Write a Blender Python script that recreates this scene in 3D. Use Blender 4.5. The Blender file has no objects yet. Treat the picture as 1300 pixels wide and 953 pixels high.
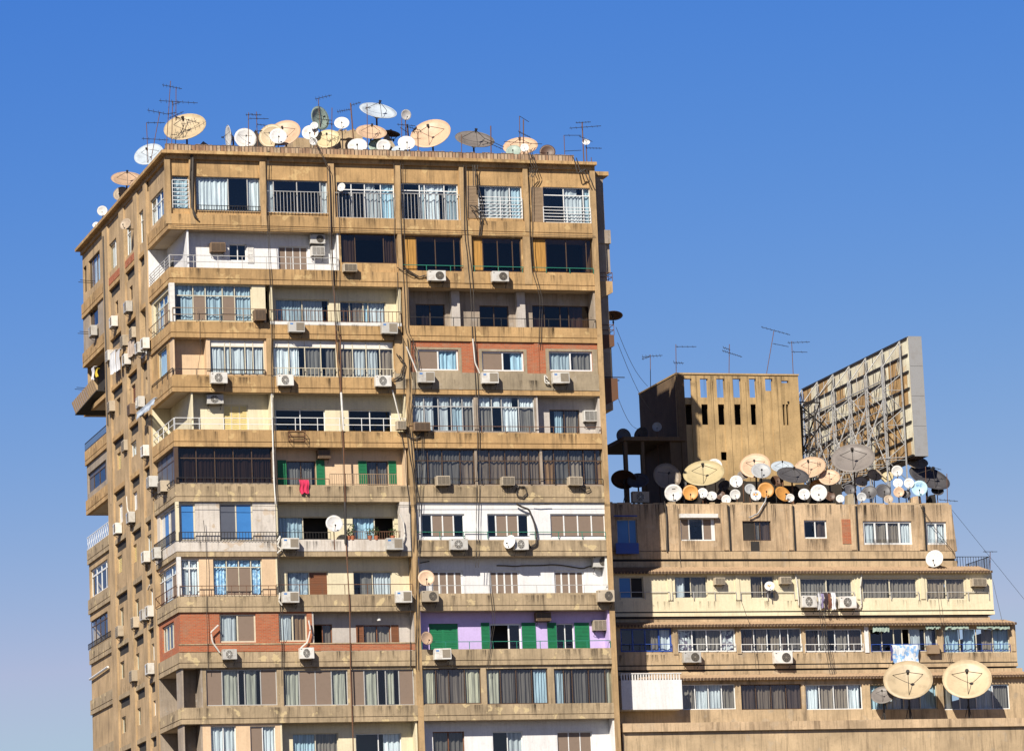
import bpy, math, random
from mathutils import Vector, Matrix
random.seed(7)
R = math.radians
scn = bpy.context.scene
COL = scn.collection

# ------------------------------------------------------------------ camera model (surveyed from the photograph)
FOC = 5034.245
CAM = Vector((-46.39365, -216.86059, 2.0))
RT = Vector((0.9573417, -0.28604397, -0.04093548))
UP = Vector((-0.01142056, -0.17901065, 0.98378080))
FW = Vector((0.28873247, 0.94134692, 0.17464114))
def ray(px, py):
    return RT * ((px - 650) / FOC) - UP * ((py - 476.5) / FOC) + FW
def at(px, py, Y):
    d = ray(px, py); return CAM + d * ((Y - CAM.y) / d.y)
def atX(px, py, X):
    d = ray(px, py); return CAM + d * ((X - CAM.x) / d.x)

# ------------------------------------------------------------------ planes: u along the wall, w into the building, v up
class Plane:
    def __init__(s, kind, c): s.k = kind; s.c = c
    def pt(s, u, w, v):
        return (u, s.c + w, v) if s.k == 'F' else (s.c + w, u, v)
    def uv(s, px, py):
        p = at(px, py, s.c) if s.k == 'F' else atX(px, py, s.c)
        return (p.x if s.k == 'F' else p.y), p.z
    def rect(s, x0, y0, x1, y1, w=0.0):
        q = Plane(s.k, s.c + w)
        xm, ym = (x0 + x1) / 2, (y0 + y1) / 2
        ua, _ = q.uv(x0, ym); ub, _ = q.uv(x1, ym)
        _, za = q.uv(xm, y0); _, zb = q.uv(xm, y1)
        return min(ua, ub), max(ua, ub), min(za, zb), max(za, zb)
def FP(Y): return Plane('F', Y)
def LP(X): return Plane('L', X)

# ------------------------------------------------------------------ mesh builder
WL = {}
def wloc(o):
    v = Vector((0, 0, 0))
    while o is not None:
        v += WL.get(o.name, Vector((0, 0, 0))); o = o.parent
    return v
class MB:
    def __init__(s): s.v = []; s.f = []; s.mi = []; s.m = 0; s.smooth = False
    def quad(s, a, b, c, d):
        n = len(s.v); s.v += [tuple(a), tuple(b), tuple(c), tuple(d)]; s.f.append((n, n+1, n+2, n+3)); s.mi.append(s.m)
    def hexa(s, p):
        n = len(s.v); s.v += [tuple(q) for q in p]
        for f in ((0,3,2,1),(4,5,6,7),(0,1,5,4),(1,2,6,5),(2,3,7,6),(3,0,4,7)):
            s.f.append(tuple(n+i for i in f)); s.mi.append(s.m)
    def box(s, x0, x1, y0, y1, z0, z1):
        if x1 < x0: x0, x1 = x1, x0
        if y1 < y0: y0, y1 = y1, y0
        if z1 < z0: z0, z1 = z1, z0
        s.hexa([(x0,y0,z0),(x1,y0,z0),(x1,y1,z0),(x0,y1,z0),(x0,y0,z1),(x1,y0,z1),(x1,y1,z1),(x0,y1,z1)])
    def pbox(s, P, u0, u1, w0, w1, v0, v1):
        a = P.pt(u0, w0, v0); b = P.pt(u1, w1, v1); s.box(a[0], b[0], a[1], b[1], a[2], b[2])
    def tube(s, pts, r, n=6, closed=False):
        pts = [Vector(p) for p in pts]; base = len(s.v); k = len(pts)
        for i, p in enumerate(pts):
            a = pts[max(i-1, 0)]; b = pts[min(i+1, k-1)]
            t = (b - a); t = t.normalized() if t.length > 1e-9 else Vector((0, 0, 1))
            e = t.cross(Vector((0, 0, 1)));
            if e.length < .05: e = t.cross(Vector((1, 0, 0)))
            e.normalize(); g = t.cross(e)
            rr = r[i] if isinstance(r, (list, tuple)) else r
            for j in range(n):
                an = 2*math.pi*j/n; s.v.append(tuple(p + e*(rr*math.cos(an)) + g*(rr*math.sin(an))))
        for i in range(k-1):
            for j in range(n):
                a = base+i*n+j; b = base+i*n+(j+1) % n; s.f.append((a, b, b+n, a+n)); s.mi.append(s.m)
        s.f.append(tuple(base+j for j in range(n))); s.mi.append(s.m)
        s.f.append(tuple(base+(k-1)*n+j for j in reversed(range(n)))); s.mi.append(s.m)
    def bar(s, a, b, r=.02): s.tube([a, b], r, 5)
    def disc(s, c, r, ax, th=.01, n=20):
        c = Vector(c); ax = Vector(ax).normalized(); s.tube([c, c + ax*th], r, n)
    def build(s, name, mats, parent=None, local=False, smooth=False):
        me = bpy.data.meshes.new(name)
        off = Vector((0, 0, 0)) if (local or parent is None) else wloc(parent)
        me.from_pydata([(a-off.x, b-off.y, c-off.z) for a, b, c in s.v], [], s.f)
        if not isinstance(mats, (list, tuple)): mats = [mats]
        for m in mats: me.materials.append(m)
        if len(mats) > 1: me.polygons.foreach_set('material_index', s.mi)
        if smooth or s.smooth: me.polygons.foreach_set('use_smooth', [True]*len(me.polygons))
        me.update()
        o = bpy.data.objects.new(name, me); COL.objects.link(o)
        if parent: o.parent = parent
        return o
def empty(name, loc=(0, 0, 0)):
    o = bpy.data.objects.new(name, None); COL.objects.link(o); o.location = loc; o.empty_display_size = .2
    WL[o.name] = Vector(loc); return o
def tag(o, label, cat, group=None, kind=None):
    if label: o['label'] = label
    if cat: o['category'] = cat
    if group: o['group'] = group
    if kind: o['kind'] = kind
    return o

# ------------------------------------------------------------------ materials
def newmat(name):
    m = bpy.data.materials.new(name); m.use_nodes = True
    nt = m.node_tree; b = nt.nodes['Principled BSDF']; return m, nt, b
def lnk(nt, a, b): nt.links.new(a, b)
def node(nt, t, **kw):
    n = nt.nodes.new(t)
    for k, v in kw.items():
        if k in n.inputs: n.inputs[k].default_value = v
        else: setattr(n, k, v)
    return n
def ramp(nt, src, p0, p1, c0=(0,0,0,1), c1=(1,1,1,1)):
    r = nt.nodes.new('ShaderNodeValToRGB'); r.color_ramp.elements[0].position = p0; r.color_ramp.elements[1].position = p1
    r.color_ramp.elements[0].color = c0; r.color_ramp.elements[1].color = c1; lnk(nt, src, r.inputs[0]); return r
def mixc(nt, fac, a, b, mode='MIX'):
    n = nt.nodes.new('ShaderNodeMix'); n.data_type = 'RGBA'; n.blend_type = mode
    if isinstance(fac, float): n.inputs[0].default_value = fac
    else: lnk(nt, fac, n.inputs[0])
    for s_, v in ((6, a), (7, b)):
        if isinstance(v, (tuple, list)): n.inputs[s_].default_value = (v[0], v[1], v[2], 1)
        else: lnk(nt, v, n.inputs[s_])
    return n.outputs[2]
def mul(nt, a, k):
    n = nt.nodes.new('ShaderNodeMath'); n.operation = 'MULTIPLY'; lnk(nt, a, n.inputs[0])
    if isinstance(k, float): n.inputs[1].default_value = k
    else: lnk(nt, k, n.inputs[1])
    return n.outputs[0]
def plaster(name, col, stain=.45, scol=(.05,.035,.022), patch=.0, pcol=(.4,.36,.3), rough=.9, seed=0., var=.22, bump=.35):
    m, nt, b = newmat(name)
    g = nt.nodes.new('ShaderNodeNewGeometry')
    mp = node(nt, 'ShaderNodeMapping'); mp.inputs['Location'].default_value = (seed*7.3, seed*3.1, seed*5.7); lnk(nt, g.outputs['Position'], mp.inputs[0])
    st = node(nt, 'ShaderNodeMapping'); st.inputs['Scale'].default_value = (3.2, 3.2, .32); lnk(nt, mp.outputs[0], st.inputs[0])
    n1 = node(nt, 'ShaderNodeTexNoise', Scale=.55, Detail=6., Roughness=.6); lnk(nt, mp.outputs[0], n1.inputs['Vector'])
    n2 = node(nt, 'ShaderNodeTexNoise', Scale=1., Detail=5., Roughness=.65); lnk(nt, st.outputs[0], n2.inputs['Vector'])
    n3 = node(nt, 'ShaderNodeTexNoise', Scale=9., Detail=5., Roughness=.7); lnk(nt, mp.outputs[0], n3.inputs['Vector'])
    n4 = node(nt, 'ShaderNodeTexNoise', Scale=1.3, Detail=4., Roughness=.55); lnk(nt, mp.outputs[0], n4.inputs['Vector'])
    lo = [max(0, c*(1-var*1.4)) for c in col]; hi = [min(.92, c*(1+var)) for c in col]
    c1 = ramp(nt, n1.outputs[0], .3, .7, (*lo, 1), (*hi, 1)).outputs[0]
    c2 = mixc(nt, mul(nt, ramp(nt, n3.outputs[0], .35, .75).outputs[0], .28), c1, tuple(c*.55 for c in col))
    s5 = node(nt, 'ShaderNodeMapping'); s5.inputs['Scale'].default_value = (8.5, 8.5, .45); lnk(nt, mp.outputs[0], s5.inputs[0])
    n5 = node(nt, 'ShaderNodeTexNoise', Scale=1., Detail=4., Roughness=.7); lnk(nt, s5.outputs[0], n5.inputs['Vector'])
    c2 = mixc(nt, mul(nt, ramp(nt, n5.outputs[0], .5, .72).outputs[0], float(min(.6, stain))), c2, tuple(c*.42 for c in col))
    n6 = node(nt, 'ShaderNodeTexNoise', Scale=2.6, Detail=8., Roughness=.75); lnk(nt, mp.outputs[0], n6.inputs['Vector'])
    c2 = mixc(nt, mul(nt, ramp(nt, n6.outputs[0], .56, .64).outputs[0], float(min(.5, stain*.9))), c2, tuple(c*.5 for c in col))
    sf = mul(nt, ramp(nt, n2.outputs[0], .52, .74).outputs[0], float(stain))
    c3 = mixc(nt, sf, c2, scol)
    if patch > 0:
        pf = mul(nt, ramp(nt, n4.outputs[0], .60, .63).outputs[0], float(patch))
        c3 = mixc(nt, pf, c3, pcol)
    lnk(nt, c3, b.inputs['Base Color']); b.inputs['Roughness'].default_value = rough
    bp = node(nt, 'ShaderNodeBump', Strength=bump, Distance=.03); lnk(nt, n3.outputs[0], bp.inputs['Height']); lnk(nt, bp.outputs[0], b.inputs['Normal'])
    return m
def brick(name, c1, c2, mortar, sc=1., bw=.26, rh=.085):
    m, nt, b = newmat(name)
    g = nt.nodes.new('ShaderNodeNewGeometry'); sp = nt.nodes.new('ShaderNodeSeparateXYZ'); lnk(nt, g.outputs['Position'], sp.inputs[0])
    ad = nt.nodes.new('ShaderNodeMath'); lnk(nt, sp.outputs[0], ad.inputs[0]); lnk(nt, sp.outputs[1], ad.inputs[1])
    cb = nt.nodes.new('ShaderNodeCombineXYZ'); lnk(nt, ad.outputs[0], cb.inputs[0]); lnk(nt, sp.outputs[2], cb.inputs[1])
    bt = node(nt, 'ShaderNodeTexBrick', Scale=1.0); bt.inputs['Color1'].default_value = (*c1, 1); bt.inputs['Color2'].default_value = (*c2, 1); bt.inputs['Mortar'].default_value = (*mortar, 1)
    bt.inputs['Brick Width'].default_value = bw*sc; bt.inputs['Row Height'].default_value = rh*sc; bt.inputs['Mortar Size'].default_value = (.011 if rh < .2 else .02)*sc
    lnk(nt, cb.outputs[0], bt.inputs['Vector'])
    n = node(nt, 'ShaderNodeTexNoise', Scale=1.2, Detail=7., Roughness=.75); lnk(nt, g.outputs['Position'], n.inputs['Vector'])
    c = mixc(nt, mul(nt, ramp(nt, n.outputs[0], .5, .62).outputs[0], .5), bt.outputs[0], mortar)
    lnk(nt, c, b.inputs['Base Color']); b.inputs['Roughness'].default_value = .9
    bp = node(nt, 'ShaderNodeBump', Strength=.5, Distance=.02); lnk(nt, bt.outputs['Fac'], bp.inputs['Height']); bp.invert = True; lnk(nt, bp.outputs[0], b.inputs['Normal'])
    return m
def paint(name, col, rough=.5, metal=0., grime=.35, gcol=(.12,.09,.06), sc=4., rand=0.):
    m, nt, b = newmat(name)
    tc = nt.nodes.new('ShaderNodeTexCoord'); oi = nt.nodes.new('ShaderNodeObjectInfo')
    va = nt.nodes.new('ShaderNodeVectorMath'); va.operation = 'MULTIPLY_ADD'
    va.inputs[1].default_value = (1, 1, 1); lnk(nt, tc.outputs['Object'], va.inputs[0])
    cx = nt.nodes.new('ShaderNodeCombineXYZ'); k = mul(nt, oi.outputs['Random'], 40.0); lnk(nt, k, cx.inputs[0]); lnk(nt, k, cx.inputs[2]); lnk(nt, cx.outputs[0], va.inputs[2])
    n1 = node(nt, 'ShaderNodeTexNoise', Scale=float(sc), Detail=6., Roughness=.65); lnk(nt, va.outputs[0], n1.inputs['Vector'])
    c = mixc(nt, mul(nt, ramp(nt, n1.outputs[0], .48, .72).outputs[0], float(grime)), tuple(col), gcol)
    if rand > 0:
        hs = nt.nodes.new('ShaderNodeHueSaturation'); mr = nt.nodes.new('ShaderNodeMapRange'); lnk(nt, oi.outputs['Random'], mr.inputs[0])
        mr.inputs[3].default_value = 1-rand; mr.inputs[4].default_value = 1+rand*.4; lnk(nt, mr.outputs[0], hs.inputs['Value']); lnk(nt, c, hs.inputs['Color']); c = hs.outputs[0]
    lnk(nt, c, b.inputs['Base Color']); b.inputs['Roughness'].default_value = rough; b.inputs['Metallic'].default_value = metal
    return m
def cloth(name, col, rough=.9, pat=None, vary=True):
    m, nt, b = newmat(name)
    g = nt.nodes.new('ShaderNodeNewGeometry')
    mp = node(nt, 'ShaderNodeMapping'); mp.inputs['Scale'].default_value = (7, 7, .5); lnk(nt, g.outputs['Position'], mp.inputs[0])
    n1 = node(nt, 'ShaderNodeTexNoise', Scale=1.6, Detail=3.); lnk(nt, mp.outputs[0], n1.inputs['Vector'])
    oi = nt.nodes.new('ShaderNodeObjectInfo')
    c = ramp(nt, n1.outputs[0], .3, .7, (*[x*.6 for x in col], 1), (*[min(.9, x*1.12) for x in col], 1)).outputs[0]
    if pat:
        v = node(nt, 'ShaderNodeTexNoise', Scale=5., Detail=3.); lnk(nt, g.outputs['Position'], v.inputs['Vector'])
        c = mixc(nt, ramp(nt, v.outputs[0], .5, .54).outputs[0], c, pat)
    hs = nt.nodes.new('ShaderNodeHueSaturation'); mr = nt.nodes.new('ShaderNodeMapRange'); lnk(nt, oi.outputs['Random'], mr.inputs[0]); mr.inputs[3].default_value = .62 if vary else 1.; mr.inputs[4].default_value = 1.08 if vary else 1.
    lnk(nt, mr.outputs[0], hs.inputs['Value']); m2 = nt.nodes.new('ShaderNodeMapRange'); lnk(nt, mul(nt, oi.outputs['Random'], 7.31), m2.inputs[0]); m2.inputs[2].default_value = 7.31; m2.inputs[3].default_value = .5 if vary else 1.; m2.inputs[4].default_value = 1.1 if vary else 1.
    lnk(nt, m2.outputs[0], hs.inputs['Saturation']); lnk(nt, c, hs.inputs['Color']); lnk(nt, hs.outputs[0], b.inputs['Base Color']); b.inputs['Roughness'].default_value = rough
    return m
M = {}
M['beige'] = plaster('ochre_plaster', (.50,.315,.14), stain=.6, seed=1, patch=.5, pcol=(.66,.47,.22))
M['beige2'] = plaster('ochre_plaster_pale', (.43,.325,.2), stain=.65, seed=2, patch=.7, pcol=(.64,.50,.27))
M['side'] = plaster('ochre_side_plaster', (.50,.35,.195), stain=.55, seed=3, patch=.15, pcol=(.5,.36,.2))
M['pier'] = plaster('ochre_pier', (.48,.32,.16), stain=.5, seed=4)
M['white'] = plaster('white_wall_paint', (.80,.79,.78), stain=.22, scol=(.3,.25,.2), var=.06, seed=5, bump=.15)
M['stone'] = plaster('chalky_white_wall', (.66,.60,.53), stain=.4, scol=(.25,.17,.1), patch=.5, pcol=(.5,.36,.22), var=.12, seed=6)
M['cream'] = plaster('cream_wall', (.74,.66,.46), stain=.22, scol=(.3,.24,.13), var=.08, seed=7, bump=.15)
M['peach'] = plaster('peach_wall', (.72,.52,.33), stain=.2, scol=(.3,.2,.12), var=.08, seed=8, bump=.15)
M['grim'] = plaster('bare_grey_render', (.38,.31,.24), stain=.5, scol=(.06,.05,.045), patch=.3, pcol=(.42,.4,.37), seed=9)
M['greywall'] = plaster('pale_grey_wall', (.55,.50,.45), stain=.3, scol=(.2,.16,.12), var=.1, seed=10)
M['purple'] = plaster('lilac_wall', (.60,.47,.78), stain=.12, scol=(.3,.2,.45), var=.05, seed=11, bump=.1)
M['cement'] = plaster('cement_render', (.36,.29,.195), stain=.4, seed=12, patch=.4, pcol=(.42,.36,.28))
M['soffit'] = plaster('slab_underside', (.52,.42,.30), stain=.2, scol=(.25,.18,.12), var=.12, seed=13, bump=.1)
M['yellow'] = plaster('pale_yellow_wall', (.78,.69,.47), stain=.25, scol=(.35,.25,.12), var=.07, seed=14, bump=.15)
M['rb'] = plaster('tan_streaked_plaster', (.57,.41,.25), stain=.65, scol=(.09,.055,.03), seed=15, patch=.4, pcol=(.55,.42,.28))
M['rb2'] = plaster('tan_brown_plaster', (.53,.39,.235), stain=.65, seed=16, patch=.2)
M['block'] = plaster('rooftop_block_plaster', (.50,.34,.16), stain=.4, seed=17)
M['blockshade'] = plaster('shade_brown', (.17,.11,.06), stain=.4, seed=23)  # tower's shade put into the block's side colour; the shelter shares it
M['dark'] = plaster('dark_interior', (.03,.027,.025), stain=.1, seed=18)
M['roof'] = plaster('roof_screed', (.2,.17,.14), stain=.3, seed=19)
M['brick'] = brick('red_brick', (.48,.13,.05), (.37,.09,.035), (.34,.2,.12))
M['rubble'] = brick('rubble_brick', (.50,.38,.25), (.33,.19,.11), (.08,.055,.04), sc=1., bw=.21, rh=.36)
M['steel'] = paint('galvanised_steel', (.36,.36,.36), .5, .0, .45)
M['darksteel'] = paint('dark_iron', (.03,.028,.027), .6, .3, .3, (.08,.04,.02))
M['rust'] = paint('rusty_iron', (.16,.075,.04), .8, .2, .5)
M['wframe'] = paint('white_frame', (.78,.78,.76), .4, 0, .15)
M['sframe'] = paint('aluminium_frame', (.46,.45,.43), .4, .0, .25)
M['bframe'] = paint('brown_frame', (.085,.05,.03), .5, 0, .3)
M['wood'] = paint('weathered_wood', (.30,.21,.13), .75, 0, .4)
M['blueframe'] = paint('blue_frame', (.03,.08,.35), .45, 0, .2)
M['creamframe'] = paint('cream_frame', (.62,.56,.42), .5, 0, .2)
M['green'] = paint('green_shutter_paint', (.008,.17,.065), .6, 0, .35, (.01,.06,.03))
M['greenrail'] = paint('green_rail_paint', (.02,.2,.13), .5, 0, .2)
M['taupe'] = paint('taupe_shutter', (.22,.16,.12), .8, 0, .2)
M['brownsh'] = paint('brown_shutter', (.2,.075,.03), .6, 0, .3)
M['yellowsh'] = paint('pale_yellow_shutter', (.72,.58,.25), .6, 0, .2)
M['whitep'] = paint('white_panel', (.72,.70,.66), .6, 0, .3)
M['bluefilm'] = paint('blue_blind', (.05,.2,.5), .35, 0, .25, (.02,.1,.3), 1.5)
M['greyblue'] = paint('greyblue_screen', (.09,.10,.13), .5, 0, .3, (.05,.05,.07), 1.5)
M['amber'] = cloth('amber_curtain', (.48,.25,.06), vary=False)
M['ccur'] = cloth('white_curtain', (.80,.84,.86))
M['bcur'] = cloth('pale_blue_curtain', (.50,.68,.78))
M['tcur'] = cloth('taupe_curtain', (.30,.225,.165))
M['rcur'] = cloth('brown_curtain', (.20,.13,.085))
M['ncur'] = cloth('dark_brown_curtain', (.10,.045,.022))
M['acur'] = cloth('golden_curtain', (.28,.14,.05))
M['ycur'] = cloth('straw_curtain', (.68,.58,.34))
M['fcur'] = cloth('patterned_curtain', (.7,.68,.66), pat=(.15,.12,.16))
M['icur'] = cloth('blue_foil', (.33,.52,.72), pat=(.6,.75,.88))
def glass(name, tint, refl):
    m, nt, b = newmat(name); nt.nodes.remove(b)
    out = [n for n in nt.nodes if n.type == 'OUTPUT_MATERIAL'][0]
    tr = node(nt, 'ShaderNodeBsdfTransparent'); tr.inputs[0].default_value = (*tint, 1)
    gl = node(nt, 'ShaderNodeBsdfGlossy', Roughness=.03); gl.inputs[0].default_value = (.9, .95, 1, 1)
    lw = node(nt, 'ShaderNodeLayerWeight', Blend=.5); mx = nt.nodes.new('ShaderNodeMixShader')
    pw = nt.nodes.new('ShaderNodeMath'); pw.operation = 'POWER'; lnk(nt, lw.outputs['Facing'], pw.inputs[0]); pw.inputs[1].default_value = 4.
    fr = nt.nodes.new('ShaderNodeMath'); fr.operation = 'MULTIPLY_ADD'; lnk(nt, pw.outputs[0], fr.inputs[0]); fr.inputs[1].default_value = .6; fr.inputs[2].default_value = refl
    g = nt.nodes.new('ShaderNodeNewGeometry'); nz = node(nt, 'ShaderNodeTexNoise', Scale=1.3, Detail=2.); lnk(nt, g.outputs['Position'], nz.inputs['Vector'])
    bp = node(nt, 'ShaderNodeBump', Strength=.06, Distance=.05); lnk(nt, nz.outputs[0], bp.inputs['Height']); lnk(nt, bp.outputs[0], gl.inputs['Normal'])
    lnk(nt, fr.outputs[0], mx.inputs[0]); lnk(nt, tr.outputs[0], mx.inputs[1]); lnk(nt, gl.outputs[0], mx.inputs[2]); lnk(nt, mx.outputs[0], out.inputs[0])
    return m
M['glass'] = glass('window_glass', (.86,.93,.96), .055)
M['glassd'] = glass('tinted_window_glass', (.46,.42,.40), .035)
M['cable'] = paint('black_cable', (.045,.037,.03), .6, 0, .2)
M['hose'] = paint('white_hose', (.65,.62,.56), .6, 0, .3)
M['acwhite'] = paint('air_conditioner_white', (.70,.68,.63), .45, 0, .55, (.28,.2,.12), 3., rand=.35)
M['acbeige'] = paint('air_conditioner_beige', (.50,.42,.31), .55, 0, .4, (.2,.14,.08), 3., rand=.25)
M['acbrown'] = paint('air_conditioner_brown', (.22,.14,.08), .6, 0, .4, (.08,.05,.03), 3., rand=.2)
M['grille'] = paint('grille_grey', (.22,.19,.15), .6, 0, .3)
M['grilled'] = paint('fan_dark', (.045,.04,.035), .6, 0, .2)
M['terracotta'] = paint('terracotta', (.4,.13,.06), .8)
M['leaf'] = paint('plant_leaf', (.05,.09,.025), .7)
DC = dict(cream=(.66,.52,.33), peach=(.70,.48,.32), straw=(.68,.56,.32), white=(.74,.73,.71), bluish=(.60,.68,.76), green=(.36,.45,.38),
          grey=(.25,.22,.20), slate=(.10,.095,.10), orange=(.72,.34,.08), brown=(.12,.06,.035), tan=(.42,.33,.24), silver=(.45,.46,.47), sky=(.45,.68,.80))
for k, c in DC.items(): M['dish_'+k] = paint('dish_'+k, tuple(x*(.80 if k in ('cream','peach','straw','bluish') else .88) for x in c), .5, 0, .55, tuple(x*.42 for x in c) if k != 'white' else (.42,.34,.24), 2.6, rand=.18)

# ------------------------------------------------------------------ building pieces
FOLD = dict(c='ccur', b='bcur', T='tcur', r='rcur', n='ncur', a='acur', y='ycur', f='fcur', i='icur', A='amber')
FLAT = dict(B='bluefilm', t='taupe', R='brownsh', W='whitep', g='greyblue', G='green', Y='yellowsh', s='wframe', K='dark', M='amber')
FLATNAME = dict(B='blind', t='screen', R='shutter_panel', W='infill_panel', g='screen', G='shutter_panel', Y='shutter_panel', s='shutter_panel', K='blackout_panel', M='blind')
def decals(name, rects, pl, par, w=-.006, dark=(.035,.025,.018), amt=.75):
    m, nt, b = newmat(name+'_dirt'); uv = nt.nodes.new('ShaderNodeTexCoord'); sp = nt.nodes.new('ShaderNodeSeparateXYZ'); lnk(nt, uv.outputs['UV'], sp.inputs[0])
    g = nt.nodes.new('ShaderNodeNewGeometry'); mp = node(nt, 'ShaderNodeMapping'); mp.inputs['Scale'].default_value = (16, 16, .8); lnk(nt, g.outputs['Position'], mp.inputs[0])
    n = node(nt, 'ShaderNodeTexNoise', Scale=1., Detail=4., Roughness=.6); lnk(nt, mp.outputs[0], n.inputs['Vector'])
    a = mul(nt, ramp(nt, n.outputs[0], .38, .62).outputs[0], float(amt)); a = mul(nt, a, ramp(nt, sp.outputs[1], .0, .9).outputs[0])
    pk = nt.nodes.new('ShaderNodeMath'); pk.operation = 'PINGPONG'; lnk(nt, sp.outputs[0], pk.inputs[0]); pk.inputs[1].default_value = .5
    a = mul(nt, a, ramp(nt, pk.outputs[0], .0, .25).outputs[0]); lnk(nt, a, b.inputs['Alpha']); b.inputs['Base Color'].default_value = (*dark, 1); b.inputs['Roughness'].default_value = .95
    q = MB()
    for u0, u1, v0, v1 in rects: q.quad(pl.pt(u0, w, v0), pl.pt(u1, w, v0), pl.pt(u1, w, v1), pl.pt(u0, w, v1))
    o = q.build(name, m, par); ul = o.data.uv_layers.new(name='UVMap')
    for p in o.data.polygons:
        for k, li in enumerate(p.loop_indices): ul.data[li].uv = ((0, 0), (1, 0), (1, 1), (0, 1))[k]
    return o
def parse(s):
    out = []; i = 0
    while i < len(s):
        c = s[i]; j = i+1
        while j < len(s) and (s[j].isdigit() or s[j] == '.'): j += 1
        out.append((c, float(s[i+1:j]) if j > i+1 else 1.)); i = j
    return out
def window(par, pl, d, px, panes, fm='wframe', t=0., tt=None, fw=.055, tint=False, name='window'):
    """window in the hole px=(x0,y0,x1,y1) of the wall at depth d; panes read left to right in the photo; t = transom share from the top"""
    u0, u1, v0, v1 = px
    ps = parse(panes)
    if pl.k == 'L': ps = ps[::-1]
    tot = sum(p[1] for p in ps); w0 = d+.10
    fr = MB(); e = .004
    fr.pbox(pl, u0, u1, w0, w0+.06, v1-fw, v1); fr.pbox(pl, u0, u1, w0, w0+.06, v0, v0+fw)
    fr.pbox(pl, u0, u0+fw, w0+e, w0+.056, v0+fw, v1-fw); fr.pbox(pl, u1-fw, u1, w0+e, w0+.056, v0+fw, v1-fw)
    tv = v1 - (v1-v0)*t if t else v1-fw
    if t: fr.pbox(pl, u0+fw, u1-fw, w0-.006, w0+.052, tv-fw*.5, tv+fw*.5)
    u = u0; gl = MB(); groups = {}
    for i, (c, wd) in enumerate(ps):
        ue = u + (u1-u0)*wd/tot
        if i < len(ps)-1: fr.pbox(pl, ue-fw*.45, ue+fw*.45, w0-.003, w0+.058, v0+fw, v1-fw)
        a, b = u + fw*.45, ue - fw*.45
        segs = [(c, v0+fw, tv)]
        if t: segs.append((tt or c, tv, v1-fw))
        for cc, za, zb in segs:
            if cc == 'o': continue
            if cc in FLAT:
                q = groups.setdefault(cc, MB()); 
                if cc in 'GRsY':
                    q.pbox(pl, a, b, w0+.022, w0+.03, za, zb)
                    q.pbox(pl, a, a+.06, w0+.005, w0+.022, za, zb); q.pbox(pl, b-.06, b, w0+.005, w0+.022, za, zb)
                    z = za+.04
                    while z < zb-.04: q.pbox(pl, a+.06, b-.06, w0+.008, w0+.024, z, z+.05); z += .1
                else: q.pbox(pl, a, b, w0+.02, w0+.035, za, zb)
                continue
            gl.quad(pl.pt(a, w0+.028, za), pl.pt(b, w0+.028, za), pl.pt(b, w0+.028, zb), pl.pt(a, w0+.028, zb))
            if cc in FOLD:
                q = groups.setdefault(cc, MB()); n = max(6, int((b-a)/.05)); ph = random.random()*6; am = .035+random.random()*.02
                top = []; bot = []; gather = random.uniform(-.05, .05); fq = random.uniform(17, 38); f2 = random.uniform(4, 11); drop = random.choice([0, 0, 0, .05, .12])
                full = (b-a); 
                if cc in 'cbTfy' and b-a > .7 and random.random() < .4:
                    part_ = random.uniform(.6, .92); lo_ = random.random() < .5; a_, b_ = (a, a+full*part_) if lo_ else (b-full*part_, b)
                else: a_, b_ = a, b
                for j in range(n+1):
                    s_ = j/n; x = a_+(b_-a_)*s_
                    w = w0+.14+am*math.sin(x*fq+ph+1.6*math.sin(x*f2+ph)) + .012*math.sin(x*71)
                    top.append(pl.pt(x, w, zb)); bot.append(pl.pt(min(max(x+gather*math.sin(s_*9), a), b), w+.02, za+drop*.3))
                for j in range(n): q.quad(bot[j], bot[j+1], top[j+1], top[j])
        u = ue
    f = fr.build(name, M[fm], par)
    if gl.f: gl.build('glazing', M['glassd' if tint else 'glass'], f)
    for cc, q in groups.items():
        q.build('curtain' if cc in FOLD else FLATNAME[cc], M[FOLD.get(cc) or FLAT[cc]], f, smooth=cc in FOLD)
    return f
def wall(par, pl, u0, u1, v0, v1, d, mat, holes=(), th=.2, name='wall'):
    us = sorted({u0, u1, *[min(max(h[i], u0), u1) for h in holes for i in (0, 1)]})
    vs = sorted({v0, v1, *[min(max(h[i], v0), v1) for h in holes for i in (2, 3)]})
    def solid(i, j):
        if i < 0 or j < 0 or i >= len(us)-1 or j >= len(vs)-1: return False
        a = (us[i]+us[i+1])/2; b = (vs[j]+vs[j+1])/2
        return not any(h[0] < a < h[1] and h[2] < b < h[3] for h in holes)
    m = MB()
    for i in range(len(us)-1):
        for j in range(len(vs)-1):
            if not solid(i, j): continue
            a, b, c, e = us[i], us[i+1], vs[j], vs[j+1]; P = lambda u, w, v: pl.pt(u, w, v)
            m.quad(P(a,d,c), P(b,d,c), P(b,d,e), P(a,d,e)); m.quad(P(b,d+th,c), P(a,d+th,c), P(a,d+th,e), P(b,d+th,e))
            if not solid(i-1, j): m.quad(P(a,d+th,c), P(a,d,c), P(a,d,e), P(a,d+th,e))
            if not solid(i+1, j): m.quad(P(b,d,c), P(b,d+th,c), P(b,d+th,e), P(b,d,e))
            if not solid(i, j-1): m.quad(P(a,d+th,c), P(b,d+th,c), P(b,d,c), P(a,d,c))
            if not solid(i, j+1): m.quad(P(a,d,e), P(b,d,e), P(b,d+th,e), P(a,d+th,e))
    return m.build(name, mat, par)
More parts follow.
